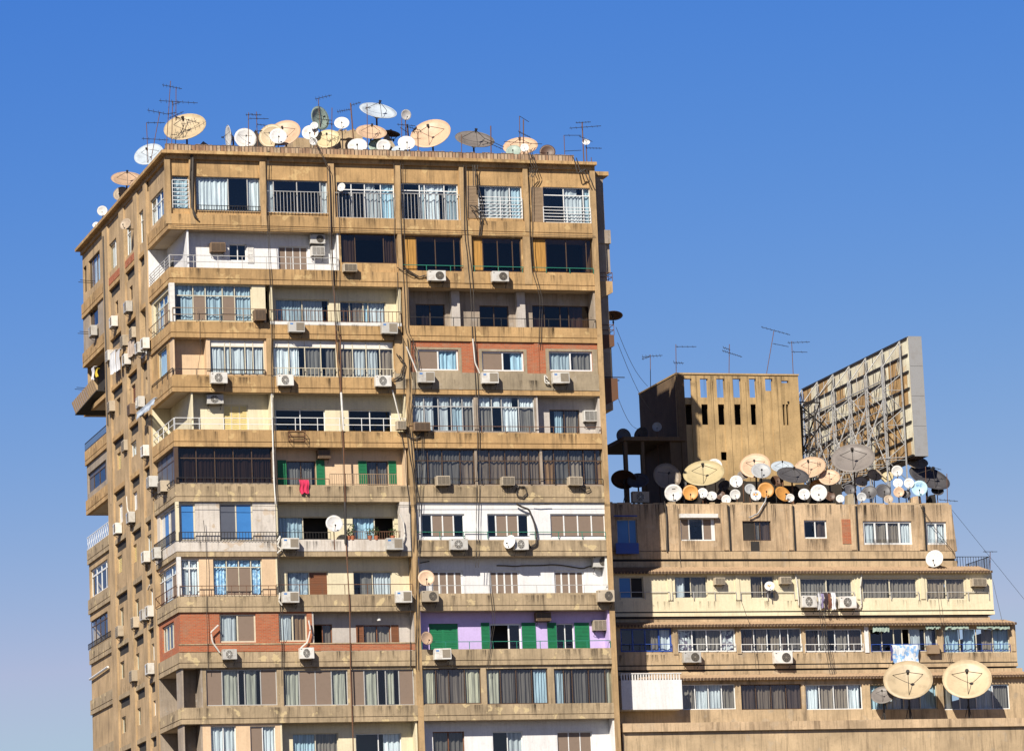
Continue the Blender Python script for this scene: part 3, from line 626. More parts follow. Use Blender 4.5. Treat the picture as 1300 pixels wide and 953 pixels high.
# floor 4 rear: leaning corrugated balcony screen
m = MB(); p = L0
a = atX(122, 481, -.05); b = atX(95, 512, -.9); n = 26
for i in range(n):
    f0, f1 = i/n, (i+1)/n; q0 = a.lerp(b, f0); q1 = a.lerp(b, f1); o0 = .05*(i % 2)
    m.hexa([(q0.x+o0, q0.y, q0.z-.7), (q1.x+o0, q1.y, q1.z-.7), (q1.x+.04+o0, q1.y, q1.z-.7), (q0.x+.04+o0, q0.y, q0.z-.7), (q0.x+o0-.25, q0.y, q0.z), (q1.x+o0-.25, q1.y, q1.z), (q1.x+.04+o0-.25, q1.y, q1.z), (q0.x+.04+o0-.25, q0.y, q0.z)])
m.build('corrugated_screen', M['wood'], tower)
m = MB(); m.hexa([(a.x, a.y, a.z-.75), (b.x, b.y, b.z-.75), (2.5, b.y, b.z-.75), (2.5, a.y, a.z-.75), (a.x, a.y, a.z-.68), (b.x, b.y, b.z-.68), (2.5, b.y, b.z-.68), (2.5, a.y, a.z-.68)]); m.build('screen_base', M['dark'], tower)
# right-hand side: shaded stack of small side balconies
def sidebox(px, y0, y1, Y, dy=2.2, mt='pier', slope=0.):
    a = at(px, y0, Y); zb = at(px, y1, Y).z; m = MB()
    m.hexa([(W, Y, zb-slope), (a.x, Y, zb), (a.x, Y+dy, zb), (W, Y+dy, zb-slope), (W, Y, a.z), (a.x, Y, a.z), (a.x, Y+dy, a.z), (W, Y+dy, a.z)])
    return m.build('side_balcony', M[mt], tower)
sidebox(772.5, 218, 223, .8, 2.2, 'beige'); sidebox(765, 223, 520, 1.0, 2.5, 'grim')
sidebox(775, 292, 309, .9, 1.0, 'grim'); sidebox(773.5, 309, 346, 1.2, 2, 'grim'); sidebox(777.5, 357, 371, .8, 2.6, 'pier', .5)
sidebox(779.5, 425, 439, .9, 2.4, 'rust', .3); sidebox(776, 439, 480, 1.2, 2, 'grim'); sidebox(784, 480, 506, .9, 2.4, 'rust', .5)
m = MB(); a = at(777.5, 346, .8)
for px, y0, y1 in ((777.5, 346, 357), (779.5, 412, 425)):
    a = at(px, y0, .8); zb = at(px, y1, .8).z
    for z in (a.z, (a.z+zb)/2): m.bar((W, .85, z), (a.x, .85, z), .02); m.bar((a.x, .85, z), (a.x, 3.2, z), .02)
    for y in (.85, 1.6, 2.4, 3.2): m.bar((a.x, y, zb), (a.x, y, a.z), .02)
m.build('railing', M['rust'], tower)
m = MB(); a = at(793, 479, 1.); m.bar((W+.3, 1, a.z), (a.x, 1, a.z), .03); m.bar((W+.3, 2, a.z), (a.x, 2, a.z), .03); m.build('clothes_bracket', M['darksteel'], tower)
m = MB()
for x_, y_, k in ((-.95, 22, 1), (-.95, 22.6, 2), (-.8, 24.8, 3)): m.bar((0, y_, GZ[k]+1.2), (x_, y_, GZ[k]+1.25), .02); m.bar((0, y_+.6, GZ[k]+1.2), (x_, y_+.6, GZ[k]+1.25), .02)
m.build('clothes_bracket', M['darksteel'], tower)
# unseen boxes added on the roof to shade the rooftop block's left face
m = MB(); m.box(19, W-.02, 5.2, 14.5, 54.7, 56.35); m.build('roof_shade_box', M['side'], tower)
m = MB(); m.box(22.5, W-.02, 2.9, 5.1, 54.81, 55.68); m.build('low_shade_box', M['side'], tower)  # lower unseen box, added to carry the same shade forward
# drain pipes
def pipe(par, pts, r, mt, name='drain_pipe'):
    m = MB(); m.tube(pts, r, 7); return m.build(name, M[mt], par)
def fpts(L, Y=-.07): return [at(x, y, Y) for x, y in L]
pipe(tower, fpts([(245,200),(244,262),(247,275),(252,279)], -.1), .05, 'cable')
pipe(tower, fpts([(432,425),(433,500),(436,566),(438,620),(440,700),(444,770),(445,850),(448,930),(449,975)]), .035, 'rust')
pipe(tower, fpts([(345,500),(346,545),(348,610),(350,640)]), .045, 'whitep')
pipe(tower, fpts([(433,498),(436,546)]), .06, 'whitep')
pipe(tower, fpts([(438,637),(439,690)], -.09), .08, 'darksteel')
pipe(tower, fpts([(418,210),(421,300),(425,390),(427,440),(433,500)]), .03, 'rust')
for (x0, y0), (x1, y1) in (((131,300),(137,540)),): pipe(tower, [atX(x0, y0, -.08), atX(x1, y1, -.08)], .06, 'cable')
pipe(tower, [atX(138, 560, -.06), atX(141, 640, -.06)], .05, 'wood')
# ================================================================== LOWER STEPPED BUILDING
YT, YY, YH, YQ, YS = 6.8, 5.2, 4.0, 2.8, 0.4
lowb = empty('apartment_block', (38.0, 6.8, 0))
tag(lowb, 'lower stepped tan apartment building with a louvred block and dishes on its roof', 'apartment building')
XL = 26.0
def zat(py, Y, px=1000): return at(px, py, Y).z
ZP = zat(640, YT)
def band(name, Y, y0, y1, xr, mt, out=0., th=.25, par=None):
    m = MB(); m.box(XL, xr, Y-out, Y+th, zat(y1, Y-out), zat(y0, Y-out)); return m.build(name, M[mt], par or lowb)
def front(Y, ytop, ybot, xr, mt, wins, name='wall'):
    P = FP(Y); hs = [P.rect(*w[0], w=0) for w in wins]
    wall(lowb, P, XL, xr, zat(ybot, Y), zat(ytop, Y), 0, M[mt], hs, th=.2, name=name)
    for w in wins: window(lowb, P, 0, P.rect(*w[0], w=0), w[1], w[2], **(w[3] if len(w) > 3 else {}))
# bodies behind the fronts (dark rooms, slabs)
XT, XY, XH, XQ = 50.15, 51.85, 52.65, 54.6
m = MB(); m.box(XL, XT-.3, YT+2.2, 21, 0, ZP-1.0); m.build('inner_core', M['dark'], lowb)
m = MB(); m.box(XL, XT-.2, YT+.2, 21.5, ZP-1.0, ZP-.8); m.build('roof_deck', M['roof'], lowb)
m = MB(); m.box(XT-.2, XT, YT+.2, 21.5, zat(712, YT), ZP); m.box(XL, XT, 21.3, 21.5, zat(712, YT), ZP); m.build('side_wall', M['rb'], lowb)
for Y, yf, xr in ((YT, 712, XT), (YY, 779, XY), (YH, 846, XH), (YQ, 918, XQ)):
    m = MB(); z = zat(yf, Y); m.box(XL, xr-.01, Y+.21, 20, z-.1, z+.15); m.build('floor_slab', M['soffit'], lowb)
for Y, y0, y1, xr, mt in ((YY, 727, 781, XY, 'yellow'), (YH, 794, 850, XH, 'rb2'), (YQ, 860, 924, XQ, 'rb2')):
    m = MB(); m.box(xr-.2, xr, Y+.2, 20, zat(y1, Y), zat(y0, Y)); m.build('side_wall', M[mt], lowb)
# --- top floor
front(YT, 640, 699, XT, 'rb', [
 ((783.5,659,809,692), 'B1.6B1', 'sframe'), ((864,657,908,686), 't.9d1.4t.9s.3', 'wframe', dict(fw=.08)), ((943,661,979,686), 'K1.2T.5n1', 'bframe'),
 ((1021,660,1050,683), 'd1n1', 'wframe', dict(fw=.08)), ((1096,661,1158,691), 'c1T1T1c1', 'wframe', dict(fw=.12)), ((1176,662,1202,691), 'c1c1', 'wframe', dict(fw=.12))])
m = MB(); u0, u1, v0, v1 = FP(YT).rect(1069, 659, 1082, 690); m.box(u0, u1, YT-.03, YT-.003, v0, v1); m.build('bricked_up_opening', M['brick'], lowb)
for x in (846.5, 926, 1008, 1088, 1174):
    m = MB(); a = at(x, 670, YT).x; m.box(a-.05, a+.05, YT-.07, YT-.003, zat(699, YT), ZP-.1); m.build('rain_pipe', M['darksteel'], lowb)
    m = MB(); m.box(a-.42, a-.12, YT-.05, YT-.004, zat(698, YT), ZP-.04); m.build('pilaster', M['rb'], lowb)
m = MB(); u0, u1, v0, v1 = FP(YT-.05).rect(862, 652.5, 910, 657.5); m.box(u0, u1, YT-.3, YT-.002, v0, v1); m.build('roller_box', M['whitep'], lowb)
m = MB(); u0, u1, v0, v1 = FP(YT-.5).rect(781, 655, 810, 692); m.box(u0, u1, YT-.5, YT-.3, v1, v1+.06); m.box(u0, u1, YT-.5, YT-.42, v0-.5, v0+.15); m.build('window_box', M['blueframe'], lowb)
m = MB(); u0, u1, v0, v1 = FP(YT).rect(953, 687, 964, 700); m.box(u0, u1, YT-.02, YT-.003, v0, v1); m.build('vent_opening', M['dark'], lowb)
band('string_course', YT, 699.6, 709, XT+.05, 'rb2', .06); band('groove_band', YT, 698.4, 699.8, XT, 'dark', -.02); band('groove_band', YT, 709, 712, XT, 'dark', -.04); band('string_course', YT, 712, 722, XT+.1, 'rb2', .1)
m = MB(); a = at(1207, 645, YT-.02); m.hexa([(XT, YT, zat(699, YT)), (XT+.25, YT+.1, zat(699, YT)), (XT+.25, YT+.6, zat(699, YT)), (XT, YT+.6, zat(699, YT)), (XT, YT, ZP), (XT+.05, YT+.1, ZP-.3), (XT+.05, YT+.6, ZP-.3), (XT, YT+.6, ZP)]); m.build('corner_pipe', M['rb'], lowb)
# parapet crust
m = MB(); x = XL; rnd = random.Random(5)
while x < XT-.3:
    w_ = rnd.uniform(.3, .9); m.box(x, x+w_-.01, YT+.01, YT+.2, ZP+.002, ZP+rnd.uniform(.0, .13)+.01); x += w_
m.build('parapet_crust', M['rb2'], lowb)
M['darktile'] = paint('dark_tile_ends', (.10,.06,.04), .85, 0, .3)
def awning(Y0, py0, Y1, py1, xr, name='tiled_awning', mt='terracotta'):
    z0, z1 = zat(py0, Y0), zat(py1, Y1); m = MB(); x = XL
    n = int((xr-XL)/.21)
    for i in range(n):
        a = XL+(xr-XL)*i/n; b = XL+(xr-XL)*(i+1)/n; c = (a+b)/2; h = .07
        m.quad((a, Y1, z1), (c, Y1, z1+h), (c, Y0, z0+h), (a, Y0, z0)); m.quad((c, Y1, z1+h), (b, Y1, z1), (b, Y0, z0), (c, Y0, z0+h))
        m.quad((a, Y1, z1-.02), (b, Y1, z1-.02), (b, Y1, z1), (a, Y1, z1))
    m.build(name, M[mt], lowb)
    m = MB(); m.hexa([(XL, Y1+.05, z1-.09), (xr, Y1+.05, z1-.09), (xr, Y0, z0-.14), (XL, Y0, z0-.14), (XL, Y1+.05, z1-.03), (xr, Y1+.05, z1-.03), (xr, Y0, z0-.03), (XL, Y0, z0-.03)])
    m.build('awning_slab', M['rb2'], lowb); m = MB(); i = 0
    while XL+.21*i < xr: m.box(XL+.21*i+.03, XL+.21*i+.14, Y1-.02, Y1+.03, z1-.09, z1+.05); i += 1
    return m.build('tile_ends', M['darktile'], lowb)
M['tile'] = paint('weathered_tile', (.38,.26,.16), .85, 0, .5, (.12,.08,.05), 2.)
awning(YT-.1, 720, YY-.35, 725.5, at(1259, 725, YY-.35).x, mt='tile'); awning(YY+.2, 789, YH-.35, 792.5, at(1291, 792, YH-.35).x, mt='tile'); awning(YH, 856, YQ-.35, 860, XQ+.3, mt='tile')
# --- yellow floor
front(YY, 727, 775, XY, 'yellow', [((786,732,817,759), 'B1K1', 'creamframe'), ((857,731,898,759), 'c1T1', 'creamframe'), ((953,730.5,983,759), 'r1r1', 'creamframe'),
 ((1016,733,1083,759), 'T1T1', 'creamframe', dict(fw=.09)), ((1095,733,1165,760), 'T1T1', 'creamframe', dict(fw=.09)), ((1177,733,1226,761), 'T1T1', 'creamframe', dict(fw=.09))])
for x in (850, 936, 1011, 1090, 1171):
    m = MB(); a = at(x, 745, YY).x; m.box(a-.14, a+.14, YY-.06, YY-.002, zat(761, YY), zat(727.5, YY)); m.build('pilaster', M['yellow'], lowb)
band('groove_band', YY, 775, 776.6, XY, 'dark', -.04); band('string_course', YY, 776.6, 781, XY+.03, 'yellow', .04); band('groove_band', YY, 781, 784, XY-.4, 'dark', -.05); band('string_course', YY, 784, 789, XY-.25, 'rb2', -.1)
band('soffit_beam', YY, 724.5, 727.2, XY, 'yellow', .1)
for a, b in ((787, 850), (853, 934), (940, 1008), (1016, 1084), (1095, 1166), (1176, 1255)):
    u0, u1, v0, v1 = FP(YY).rect(a, 751, b, 761); railing(lowb, FP(YY), u0, u1, v0, v1, -.08, 'lines1', 'sframe')
# --- third floor
front(YH, 793, 842, XH, 'rb2', [((788,797,853,827), 'd.9d.9T1c.9', 'blueframe', dict(fw=.09)), ((861,798,934,827), 'f1T1T1f1', 'wframe', dict(fw=.08)), ((941,797,1018,827), 'n1T1T1n.6r1', 'wframe'),
 ((1023,798,1095,827), 'n1T1.2T1n1', 'wframe'), ((1105,797,1190,827), 'd1d1d.7o.6c1.3c1', 'creamframe'), ((1198,797,1282,828), 'b1b1T1b1', 'creamframe')])
band('groove_band', YH, 842, 843.5, XH, 'dark', -.04); band('string_course', YH, 843.5, 848, XH, 'rb2', .05); band('groove_band', YH, 848, 850.5, XH-.3, 'dark', -.06); band('string_course', YH, 850.5, 856, XH+.3, 'rb2', -.02)
for a, b, mt in ((788, 853, 'blueframe'), (861, 934, 'wframe'), (941, 1018, 'wframe'), (1022, 1096, 'wframe'), (1106, 1190, 'blueframe'), (1198, 1282, 'blueframe')):
    u0, u1, v0, v1 = FP(YH).rect(a, 817, b, 827); railing(lowb, FP(YH), u0, u1, v0, v1, -.05, 'bars.6', mt)
for x in (857, 938, 1100, 1194, 1286):
    m = MB(); a = at(x, 812, YH).x; m.box(a-.13, a+.13, YH-.05, YH-.002, zat(829, YH), zat(794, YH)); m.build('pilaster', M['rb2' if x != 1100 else 'white'], lowb)
for i, (a, b) in enumerate(((1108, 1129), (1175, 1194), (1200, 1230), (1240, 1282))):   # ragged awning cloths
    m = MB(); n = 14; prev = None; P = FP(YH-.25); rnd = random.Random(i)
    for j in range(n+1):
        x = a+(b-a)*j/n; tp = at(x, 793.5, YH-.1); bt = at(x, (801 if i == 0 else 797.5)+rnd.uniform(-1.2, 1.8), YH-.45)
        if prev: m.quad(prev[1], bt, tp, prev[0])
        prev = (tp, bt)
    m.build('awning_cloth', M['dish_green'], lowb)
m = MB(); u0, u1, v0, v1 = FP(YH).rect(1176, 819, 1190, 830); m.box(u0, u1, YH-.35, YH-.002, v0, v1); m.build('wooden_crate_ledge', M['wood'], lowb)
# --- fourth floor and the wide storey below
front(YQ, 860, 918, XQ, 'rb2', [((866,868,934,900), 'T1c1c1T1', 'wframe'), ((941,868,1018,900), 'n1r1r1n1', 'bframe'), ((1023,868,1095,900), 'c1T1T1c1', 'wframe'), ((1105,868,1190,900), 'b1c1T1b1', 'creamframe'), ((1198,868,1282,900), 'T1T1c1T1', 'wframe')])
band('groove_band', YQ, 918, 920, XQ, 'dark', -.04); band('string_course', YQ, 920, 925, XQ, 'rb2', .05)
m = MB(); m.box(XL, 57, YS, YQ+6, 0, zat(926, YS)); m.build('lower_storeys', M['rb2'], lowb)
m = MB(); m.box(XL, 57, YS-.2, YS+.15, zat(926, YS)+.002, zat(926, YS)+.5); m.build('terrace_parapet', M['rb'], lowb)
zt5 = zat(926, YS)
m = MB(); u0, u1, v0, v1 = FP(YQ-1.0).rect(789, 855, 866, 900); m.box(u0, u1, YQ-1.0, YQ-.01, v0, v1-.35); m.build('enclosed_balcony', M['white'], lowb)
m = MB()
for j in range(22):
    x = u0+(u1-u0)*j/22; m.box(x, x+.08, YQ-1.0, YQ-.95, v1-.349, v1)
m.box(u0, u1, YQ-1.02, YQ-.93, v1, v1+.06); m.build('lattice', M['whitep'], lowb)
# iron fence at the far end of the terrace
zf = zat(722, YT+1.5)
m = MB(); xa, xb = XT+.3, at(1256, 712, YT+1.5).x; m.box(xa, xb+.05, YT+1.4, 12, zf-.5, zf-.35); m.build('terrace_slab', M['rb2'], lowb)
for P_, u0, u1 in ((FP(YT+1.5), xa, xb), (LP(xb), YT+1.5, 12)):
    railing(lowb, P_, u0, u1, zf-.35, zf+.75, 0, 'bars.17', 'darksteel', 'iron_fence')
# --- rooftop block
BX0, BX1, BY, BZ = 34.79, 42.92, 13.0, 44.84
P = FP(BY); op = []
xs = [(868.7,878.5),(889,899),(910,920),(930.7,940.8),(951.4,960.2),(971.5,981),(992,1001)]
for i, (a, b) in enumerate(xs):
    if i < 6: op.append(P.rect(a, 480.5, b, 504.5 if i < 5 else 496))
    else: op.append(P.rect(a, 483, b, 486))
for i, (a, b) in enumerate(xs):
    if i != 5: op.append(P.rect(a+2, 513, b+1, 539) if i != 6 else P.rect(994, 513, 997, 539.5))
op.append(P.rect(998.5, 513, 1001.5, 539.5)); op.append(P.rect(915.5, 573.5, 924, 584))
blk = wall(lowb, P, BX0, BX1, ZP-1.0, BZ, 0, M['block'], op, th=.28, name='rooftop_block')
zr = at(930, 507, BY).z
m = MB(); m.box(BX0, BX0+.25, BY+.28, 20.3, ZP-1, BZ); m.build('block_side_wall', M['blockshade'], blk)
m = MB(); m.box(BX1-.25, BX1, BY+.28, 20.3, ZP-1, zr+.1); m.box(BX0+.25, BX1-.25, 20.05, 20.3, ZP-1, zr+.1); m.build('block_side_wall', M['block'], blk)
m = MB(); m.box(BX0+.25, BX1-.25, BY+.28, 20.05, zr-.2, zr); m.build('block_roof', M['roof'], blk)
m = MB(); m.box(BX0+.26, BX1-.26, BY+1.5, BY+1.6, ZP-1, zr-.25); m.build('block_partition', M['dark'], blk)
m = MB()
for i, (a, b) in enumerate(xs):                                      # shallow fins between the openings
    r_ = P.rect(b+1.5, 506, b+9, 620); 
    if i < 6: m.box(r_[0], r_[1], BY-.05, BY-.003, ZP-.9, BZ-.4)
m.build('fin', M['block'], blk); m = MB(); m.box(BX0-.03, BX0+.5, BY-.05, BY-.003, ZP-.9, BZ-.01); m.build('fin', M['blockshade'], blk)  # corner strip takes the same shade-dark colour
m = MB(); m.box(BX0-.04, BX1+.04, BY-.06, BY+.3, BZ, BZ+.1); m.box(BX0-.04, BX0+.28, BY+.3, 20.3, BZ, BZ+.1); m.build('block_coping', M['block'], blk)
# open shelter beside the block
m = MB(); z = zat(565, 14, 820); x0 = at(776, 575, 14).x
sh_ = empty('rooftop_shelter', (x0+1.5, 13, ZP-.8)); tag(sh_, 'dark open shelter on posts in the shade beside the louvred rooftop block', 'shelter')
m.box(x0, BX0-.02, 11.5, 17, z-.12, z+.12); m.build('shelter_roof', M['blockshade'], sh_)
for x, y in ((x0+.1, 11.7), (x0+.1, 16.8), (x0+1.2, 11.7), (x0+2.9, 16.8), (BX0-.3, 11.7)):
    m = MB(); m.box(x, x+.2, y, y+.2, ZP-.8, z-.12); m.build('post', M['blockshade'], sh_)
m = MB(); m.box(x0+3.1, BX0-.31, 11.75, 16.7, ZP-.8, z-.12); m.build('shelter_wall', M['blockshade'], sh_)
# --- billboard seen from behind
bb = empty('billboard', (48.6, 17, ZP-.8)); tag(bb, 'huge rusty billboard seen from behind on a steel lattice above the lower roof', 'billboard')
BBX = 48.45; b0, b1 = 8.1, 26.5; q0, q1 = 39.05, 46.42
M['bbw'] = plaster('billboard_sheet_white', (.80,.72,.55), stain=.5, scol=(.4,.2,.08), seed=21, patch=.5, pcol=(.6,.38,.17), bump=.1)
M['bbt'] = plaster('billboard_sheet_rusty', (.48,.30,.13), stain=.6, scol=(.14,.07,.03), seed=22, patch=.6, pcol=(.74,.6,.38), bump=.1)
rnd = random.Random(12); rows = 7; cols = 12
sheets = {0: MB(), 1: MB()}
for r_ in range(rows):
    for c_ in range(cols):
        y_ = b0+.45+(b1-b0-.45)*c_/cols; y2 = b0+.45+(b1-b0-.45)*(c_+1)/cols; za = q0+(q1-q0)*r_/rows; z2 = q0+(q1-q0)*(r_+1)/rows
        wht = rnd.random() < (.06+.72*(r_/(rows-1))**1.6 + (.15 if c_ > 9 or c_ == 0 else 0))
        sheets[0 if wht else 1].box(BBX, BBX+.03, y_+.008, y2-.008, za+.008, z2-.008)
sheets[0].box(BBX, BBX+.03, b0, b0+.44, q0, q1)
sheets[0].build('pale_sheet', M['bbw'], bb)['label'] = 'pale backing sheets of the billboard'
sheets[1].build('rusty_sheet', M['bbt'], bb)['label'] = 'rust stained backing sheets of the billboard'
m = MB(); 
for i in range(4): z = q0-.1+(q1-q0+.2)*i/4; m.box(BBX+.01, BBX+.9, b0-.06, b0-.01, z+.008, z+(q1-q0+.2)/4-.008)
m.build('end_panel', paint('weathered_end_sheet', (.30,.30,.30), .6, 0, .4, (.2,.17,.14), 1.5), bb)
m = MB(); m.box(BBX+.05, BBX+.88, b0, b1, q0-.1, q0-.02); m.box(BBX+.05, BBX+.88, b0, b1, q1+.02, q1+.1); m.box(BBX+.8, BBX+.88, b0, b1, q0-.02, q1+.02); m.build('box_frame', M['bframe'], bb)
for i in range(rows+1):
    z = q0+(q1-q0)*i/rows; m = MB(); m.box(BBX-.09, BBX-.005, b0+.1, b1, z-.055, z+.055); m.build('purlin', M['darksteel'], bb)
tx = BBX-1.5; ZR = ZP-.8
ys = [b0+.9+(b1-b0-1.2)*i/6 for i in range(7)]
for i, y_ in enumerate(ys):
    m = MB(); zlo = ZR if i in (0, 1, 2, 4, 6) else q0-.8
    m.box(BBX-.24, BBX-.16, y_-.04, y_+.04, zlo, q1-.05); m.build('post', M['steel'], bb)
    m = MB(); m.box(tx-.035, tx+.035, y_-.035, y_+.035, ZR, q1-1.6-.2*(i % 2)); m.build('post', M['steel'], bb)
    m = MB(); z = q0-1.4; k = 0
    while z < q1-2.2:
        m.bar((BBX-.25, y_, z), (tx, y_, z+1.2), .03); m.bar((tx, y_, z+1.2), (BBX-.25, y_, z+2.2), .03); m.bar((tx, y_, z+1.2), (BBX-.25, y_, z+1.2), .025); z += 2.2
    m.bar((tx, y_, q1-1.8), (BBX-.2, y_, q1-.1), .035)
    m.build('brace', M['steel'], bb)
for j, z in enumerate((q0-.6, q0+1.2, q0+3.0, q0+4.8)):
    m = MB(); m.bar((tx, ys[0], z), (tx, ys[-1], z), .04); m.build('rail', M['steel'], bb)
for i in range(6):
    m = MB(); m.bar((tx, ys[i], q0-.6), (tx, ys[i+1], q0+3.0), .032); m.bar((tx, ys[i+1], q0-.6), (tx, ys[i], q0+3.0), .032); m.bar((tx, ys[i], q0+3.0), (tx, ys[i+1], q0+4.8), .028); m.build('cross_brace', M['steel'], bb)
for i in range(6):
    m = MB(); ya, yb_ = ys[i], ys[i+1]; ymid = (ya+yb_)/2
    m.bar((BBX-.3, ymid, q0+.1), (BBX-.3, ymid, q1-.3), .022); m.bar((BBX-.3, ya, q0+1.0), (BBX-.3, yb_, q0+4.4), .02); m.bar((BBX-.32, yb_, q0+2.2), (BBX-.32, ya, q0+6.2), .02); m.bar((tx-.05, ya, q0+4.6), (BBX-.28, yb_, q1-.4), .02)
    m.build('thin_brace', M['darksteel' if i % 2 else 'steel'], bb)
for i in (0, 1, 2, 3, 4, 5, 6):                                       # long raking struts and ties to the roof
    m = MB(); m.bar((tx, ys[i], q0+3.6), (tx-3.4, ys[i]-.3, ZR), .04); m.bar((tx-1.7, ys[i]-.15, (q0+3.6+ZR)/2), (BBX-.25, ys[i], q0), .035); m.build('raking_strut', M['steel'], bb)
m = MB()
for z, y_ in ((q1-.3, ys[6]), (q1-.9, ys[5]), (q1-.5, ys[4])): m.bar((BBX-.25, y_, z), (BX1-.05, BY+3.5, BZ-3.4), .03)
a = at(1000, 510, BY-.1); b = at(1041, 511, BY+4); m.bar(a, b, .05); c = at(1018, 576, BY+1); m.bar(at(1016, 512, BY+.2), c, .07); m.bar(c, b, .05); m.bar(at(1017, 515, BY+.2), at(1050, 545, BY+5), .05); m.bar(at(1018, 576, BY+1), at(1048, 530, BY+5), .05)
for px in (1018, 1026, 1034): m.bar(at(px, 515, BY+1+px*.0), at(px+3, 640, BY+1), .045)
for y_ in range(520, 630, 22): m.bar(at(1017, y_, BY+1), at(1036, y_+14, BY+1), .03); m.bar(at(1036, y_, BY+1), at(1018, y_+14, BY+1), .03)
m.build('tie_frame', M['darksteel'], bb)

dw = MB(); a_ = at(866, 640, 11.6).x; b_ = at(1062, 640, 11.6).x; x = a_; rnd = random.Random(9)
while x < b_:
    w_ = rnd.uniform(.5, 1.1); dw.box(x, x+w_-.02, 11.6, 11.75, ZP-.8, zat(rnd.uniform(606, 617), 11.6)); x += w_
tag(dw.build('dish_shade_screen', paint('dish_shade_tone', (.035,.028,.022), .85, 0, .4, (.09,.06,.04))), 'dark uneven screen added as shade behind the dishes at the foot of the louvred block', 'screen')  # added dark boards stand in for the shade behind the dishes

rnd = random.Random(77); rc = []
for _ in range(90):
    x = rnd.uniform(XL+.5, XT-.8); wv = rnd.uniform(.06, .3); rc.append((x, x+wv, ZP-rnd.uniform(.6, 1.9), ZP-.01))
for a in (864, 943, 1021, 1096, 1176):
    u0, u1, v0, v1 = FP(YT).rect(a, 684, a+rnd.uniform(25, 50), 692); rc.append((u0, u1, v0-.5, v1))
decals('dirt_streaks', rc, FP(YT), lowb, amt=.55)
rc = [(x, x+rnd.uniform(.05, .3), zat(774, YY)+.05, zat(762, YY)) for x in [rnd.uniform(XL+.5, XY-.8) for _ in range(50)]]
decals('dirt_streaks', rc, FP(YY), lowb, amt=.35, dark=(.12,.08,.04))
rc = [(x, x+rnd.uniform(.05, .3), zat(841, YH)+.05, zat(829, YH)) for x in [rnd.uniform(XL+.5, XH-.8) for _ in range(60)]]
decals('dirt_streaks', rc, FP(YH), lowb, amt=.5)
rc = [(x, x+rnd.uniform(.05, .25), BZ-rnd.uniform(1, 4), BZ-.02) for x in [rnd.uniform(BX0+.6, BX1-.4) for _ in range(26)]]
decals('dirt_streaks', rc, FP(BY), blk, w=-.055, amt=.4)
# ================================================================== DISHES AND AERIALS
_cache = {}
def bowl_mesh(color, kind):
    key = ('b', color, kind)
    if key in _cache: return _cache[key]
    m = MB(); ns, nr = 28, 5; dp = .24
    rows_ = []
    for side in (0, 1):
        for i in range(nr+1):
            r = i/nr; z = dp*r*r - (.025 if side else 0); ring = []
            for j in range(ns):
                a = 2*math.pi*j/ns; m.v.append((r*math.cos(a), r*math.sin(a), z)); ring.append(len(m.v)-1)
            rows_.append(ring)
    for s_ in (0, 1):
        for i in range(nr):
            A, B = rows_[s_*(nr+1)+i], rows_[s_*(nr+1)+i+1]
            for j in range(ns):
                k = (j+1) % ns; f = (A[j], B[j], B[k], A[k]); m.f.append(f if s_ == 0 else f[::-1]); m.mi.append(0)
    A, B = rows_[nr], rows_[2*nr+1]
    for j in range(ns): k = (j+1) % ns; m.f.append((A[j], B[j], B[k], A[k])); m.mi.append(0)
    m.m = 0
    m.tube([(math.cos(t), math.sin(t), dp-.01) for t in [2*math.pi*i/28 for i in range(29)]], .018, 5)
    me_o = m.build('reflector', [M['dish_'+color]], None, smooth=True); me = me_o.data; bpy.data.objects.remove(me_o)
    _cache[key] = me; return me
def feed_mesh(kind):
    key = ('f', kind)
    if key in _cache: return _cache[key]
    m = MB()
    if kind == 'big':
        for t in (.5, 2.6, 4.71): m.bar((.72*math.cos(t), .72*math.sin(t), .12), (0, 0, .72), .014)
        m.tube([(0, 0, .60), (0, 0, .76)], .055, 8); m.tube([(0, 0, .76), (0, 0, .80)], .08, 8)
    else:
        m.bar((0, -.9, .15), (0, -.42, .86), .035); m.tube([(0, -.44, .80), (0, -.33, .72)], .10, 8); m.tube([(0, -.5, .82), (0, -.42, .95)], .07, 8)
    o = m.build('feed', [M['darksteel']], None); me = o.data; bpy.data.objects.remove(o); _cache[key] = me; return me
def mount_mesh(kind):
    key = ('m', kind)
    if key in _cache: return _cache[key]
    m = MB()
    m.tube([(0, 0, -.02), (0, 0, -.2)], .12, 8)
    n = 8 if kind == 'big' else 4
    for i in range(n):
        t = 2*math.pi*i/n+.4; m.bar((.08*math.cos(t), .08*math.sin(t), -.16), (.7*math.cos(t), .7*math.sin(t), .09), .016)
    o = m.build('rear_mount', [M['steel']], None); me = o.data; bpy.data.objects.remove(o); _cache[key] = me; return me
